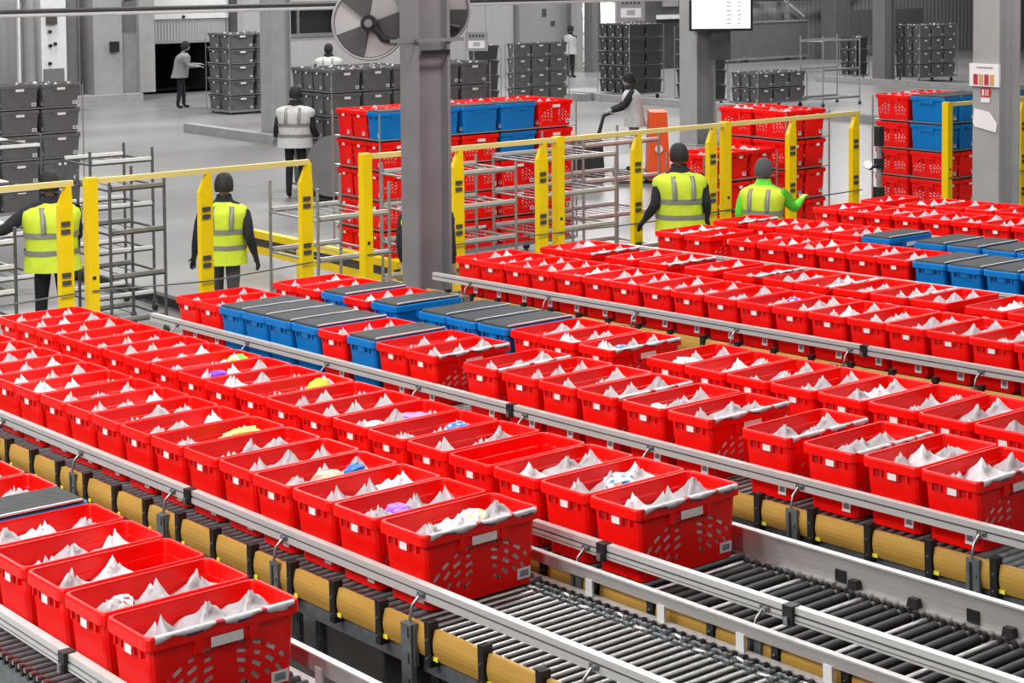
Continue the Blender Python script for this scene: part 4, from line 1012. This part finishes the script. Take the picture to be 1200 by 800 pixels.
person('dark dressed person between two grey crate blocks', -25.2, 18.05 + .02, R(-40), 1.68, top='clothblack', skin='skingrey', gset=G, hat=False, arms=((.05, .02, -.52), (.05, .02, -.52))) if False else None
person('small dark dressed person by the lit doorway', -45.5, 39.2, R(90), 1.8, skin='skingrey', vest='vestgrey', vestband=False, gset=G)
t = empty('push_trolley_shield', 'rounded grey trolley shield beside the pale vested worker', 'trolley', (-24.05, 15.55, 0), R(-38))
rings = [[(xx, .42 * math.cos(a) * 1.0, .55 + (.55 * math.sin(a) if math.sin(a) > 0 else .45 * math.sin(a))) for a in [2 * PI * k / 28 for k in range(28)]] for xx in (0, .04)]
MB().loft(rings, 'g2', True, True, smooth=False).build('shield', t)
MB().b2(-.5, 0, -.3, .3, .1, .16, 'black').build('platform', t)
for a in (-.4, -.08): MB().disc((a, 0, .05), (0, 1, 0), .05, .5, 'black', 12).build('wheel', t)

# ------------------------------------------------------------------ lamps
K_LAMP = .36
def lamp(x, y, power, sx=1.2, sy=3.0, z=8.6):
    t = empty('ceiling_lamp', 'unseen white linear lamp added under the warehouse ceiling', 'lamp', (x, y, z), 0, 'ceiling lamps')
    MB().b2(-sx / 2, sx / 2, -sy / 2, sy / 2, .06, .16, 'white').build('housing', t)
    MB().b2(-sx / 2 + .05, sx / 2 - .05, -sy / 2 + .05, sy / 2 - .05, .03, .06, 'lamp').build('diffuser', t)
    MB().tube([(0, -1, .16), (0, -1, .4)], .01, 'g2', 6).tube([(0, 1, .16), (0, 1, .4)], .01, 'g2', 6).build('hanger', t)
    ld = bpy.data.lights.new('lamp_light', 'AREA'); ld.shape = 'RECTANGLE'; ld.size = sx; ld.size_y = sy; ld.energy = power * K_LAMP; ld.color = (1.0, .98, .96)
    lo = bpy.data.objects.new('lamp_light', ld); COL.objects.link(lo); lo.location = (0, 0, .02); lo.parent = t
for x, y, p in ((-9, 2, 1300), (-9, 9, 1300), (-10, 16, 900), (-16, 5, 900), (-17, 12, 900), (-17, 19, 420), (-17, 27, 500), (-26, 9, 1300), (-26, 17, 1300), (-27, 25, 1300), (-28, 35, 1300),
                (-37, 14, 1500), (-37, 24, 1500), (-38, 34, 1500), (-38, 46, 1500), (-45, 20, 1300), (-45, 30, 1300), (-45, 42, 1300), (-45, 54, 1300), (-30, 46, 1200), (-2, -6, 1800), (-7, -6, 2500), (-12, -6, 2100), (-17, -6, 1200), (1.5, 5, 260), (1, 13, 420), (-5, 12, 350)):  # lamps at the end of the list are added to brighten tote faces
    lamp(x, y, p)
ld = bpy.data.lights.new('lamp_light', 'AREA'); ld.size = 1.5; ld.energy = 250
lo = bpy.data.objects.new('doorway_light', ld); COL.objects.link(lo); lo.location = (XW - .9, 43.2, 2.95)

w = bpy.data.worlds.new('World'); scene.world = w; w.use_nodes = True
w.node_tree.nodes['Background'].inputs['Color'].default_value = (.8, .85, .9, 1); w.node_tree.nodes['Background'].inputs['Strength'].default_value = .4

# ------------------------------------------------------------------ camera
cd = bpy.data.cameras.new('camera'); cam = bpy.data.objects.new('camera', cd); COL.objects.link(cam); scene.camera = cam
F = 2050.9144
cd.sensor_width = 36; cd.sensor_fit = 'HORIZONTAL'; cd.lens = F / 1200 * 36; cd.shift_x = 0; cd.shift_y = -335 / 1200
cd.clip_start = .05; cd.clip_end = 300
Rm = ((0.62738117, 0.0346572, -0.77794071), (0.77867133, -0.03817016, 0.62626991), (-0.00798936, -0.99867007, -0.05093381))
mw = Matrix(((Rm[0][0], -Rm[0][1], -Rm[0][2], 0), (Rm[1][0], -Rm[1][1], -Rm[1][2], 0), (Rm[2][0], -Rm[2][1], -Rm[2][2], 3.84), (0, 0, 0, 1)))
cam.matrix_world = mw
scene.view_settings.view_transform = 'Standard'; scene.view_settings.look = 'None'; scene.view_settings.exposure = 0.0; scene.view_settings.gamma = 1
scene.view_settings.use_curve_mapping = False
scene.cycles.use_denoising = True
scene.cycles.max_bounces = 6; scene.cycles.diffuse_bounces = 3; scene.cycles.glossy_bounces = 3
scene.cycles.caustics_reflective = False; scene.cycles.caustics_refractive = False
scene.cycles.sample_clamp_indirect = 4
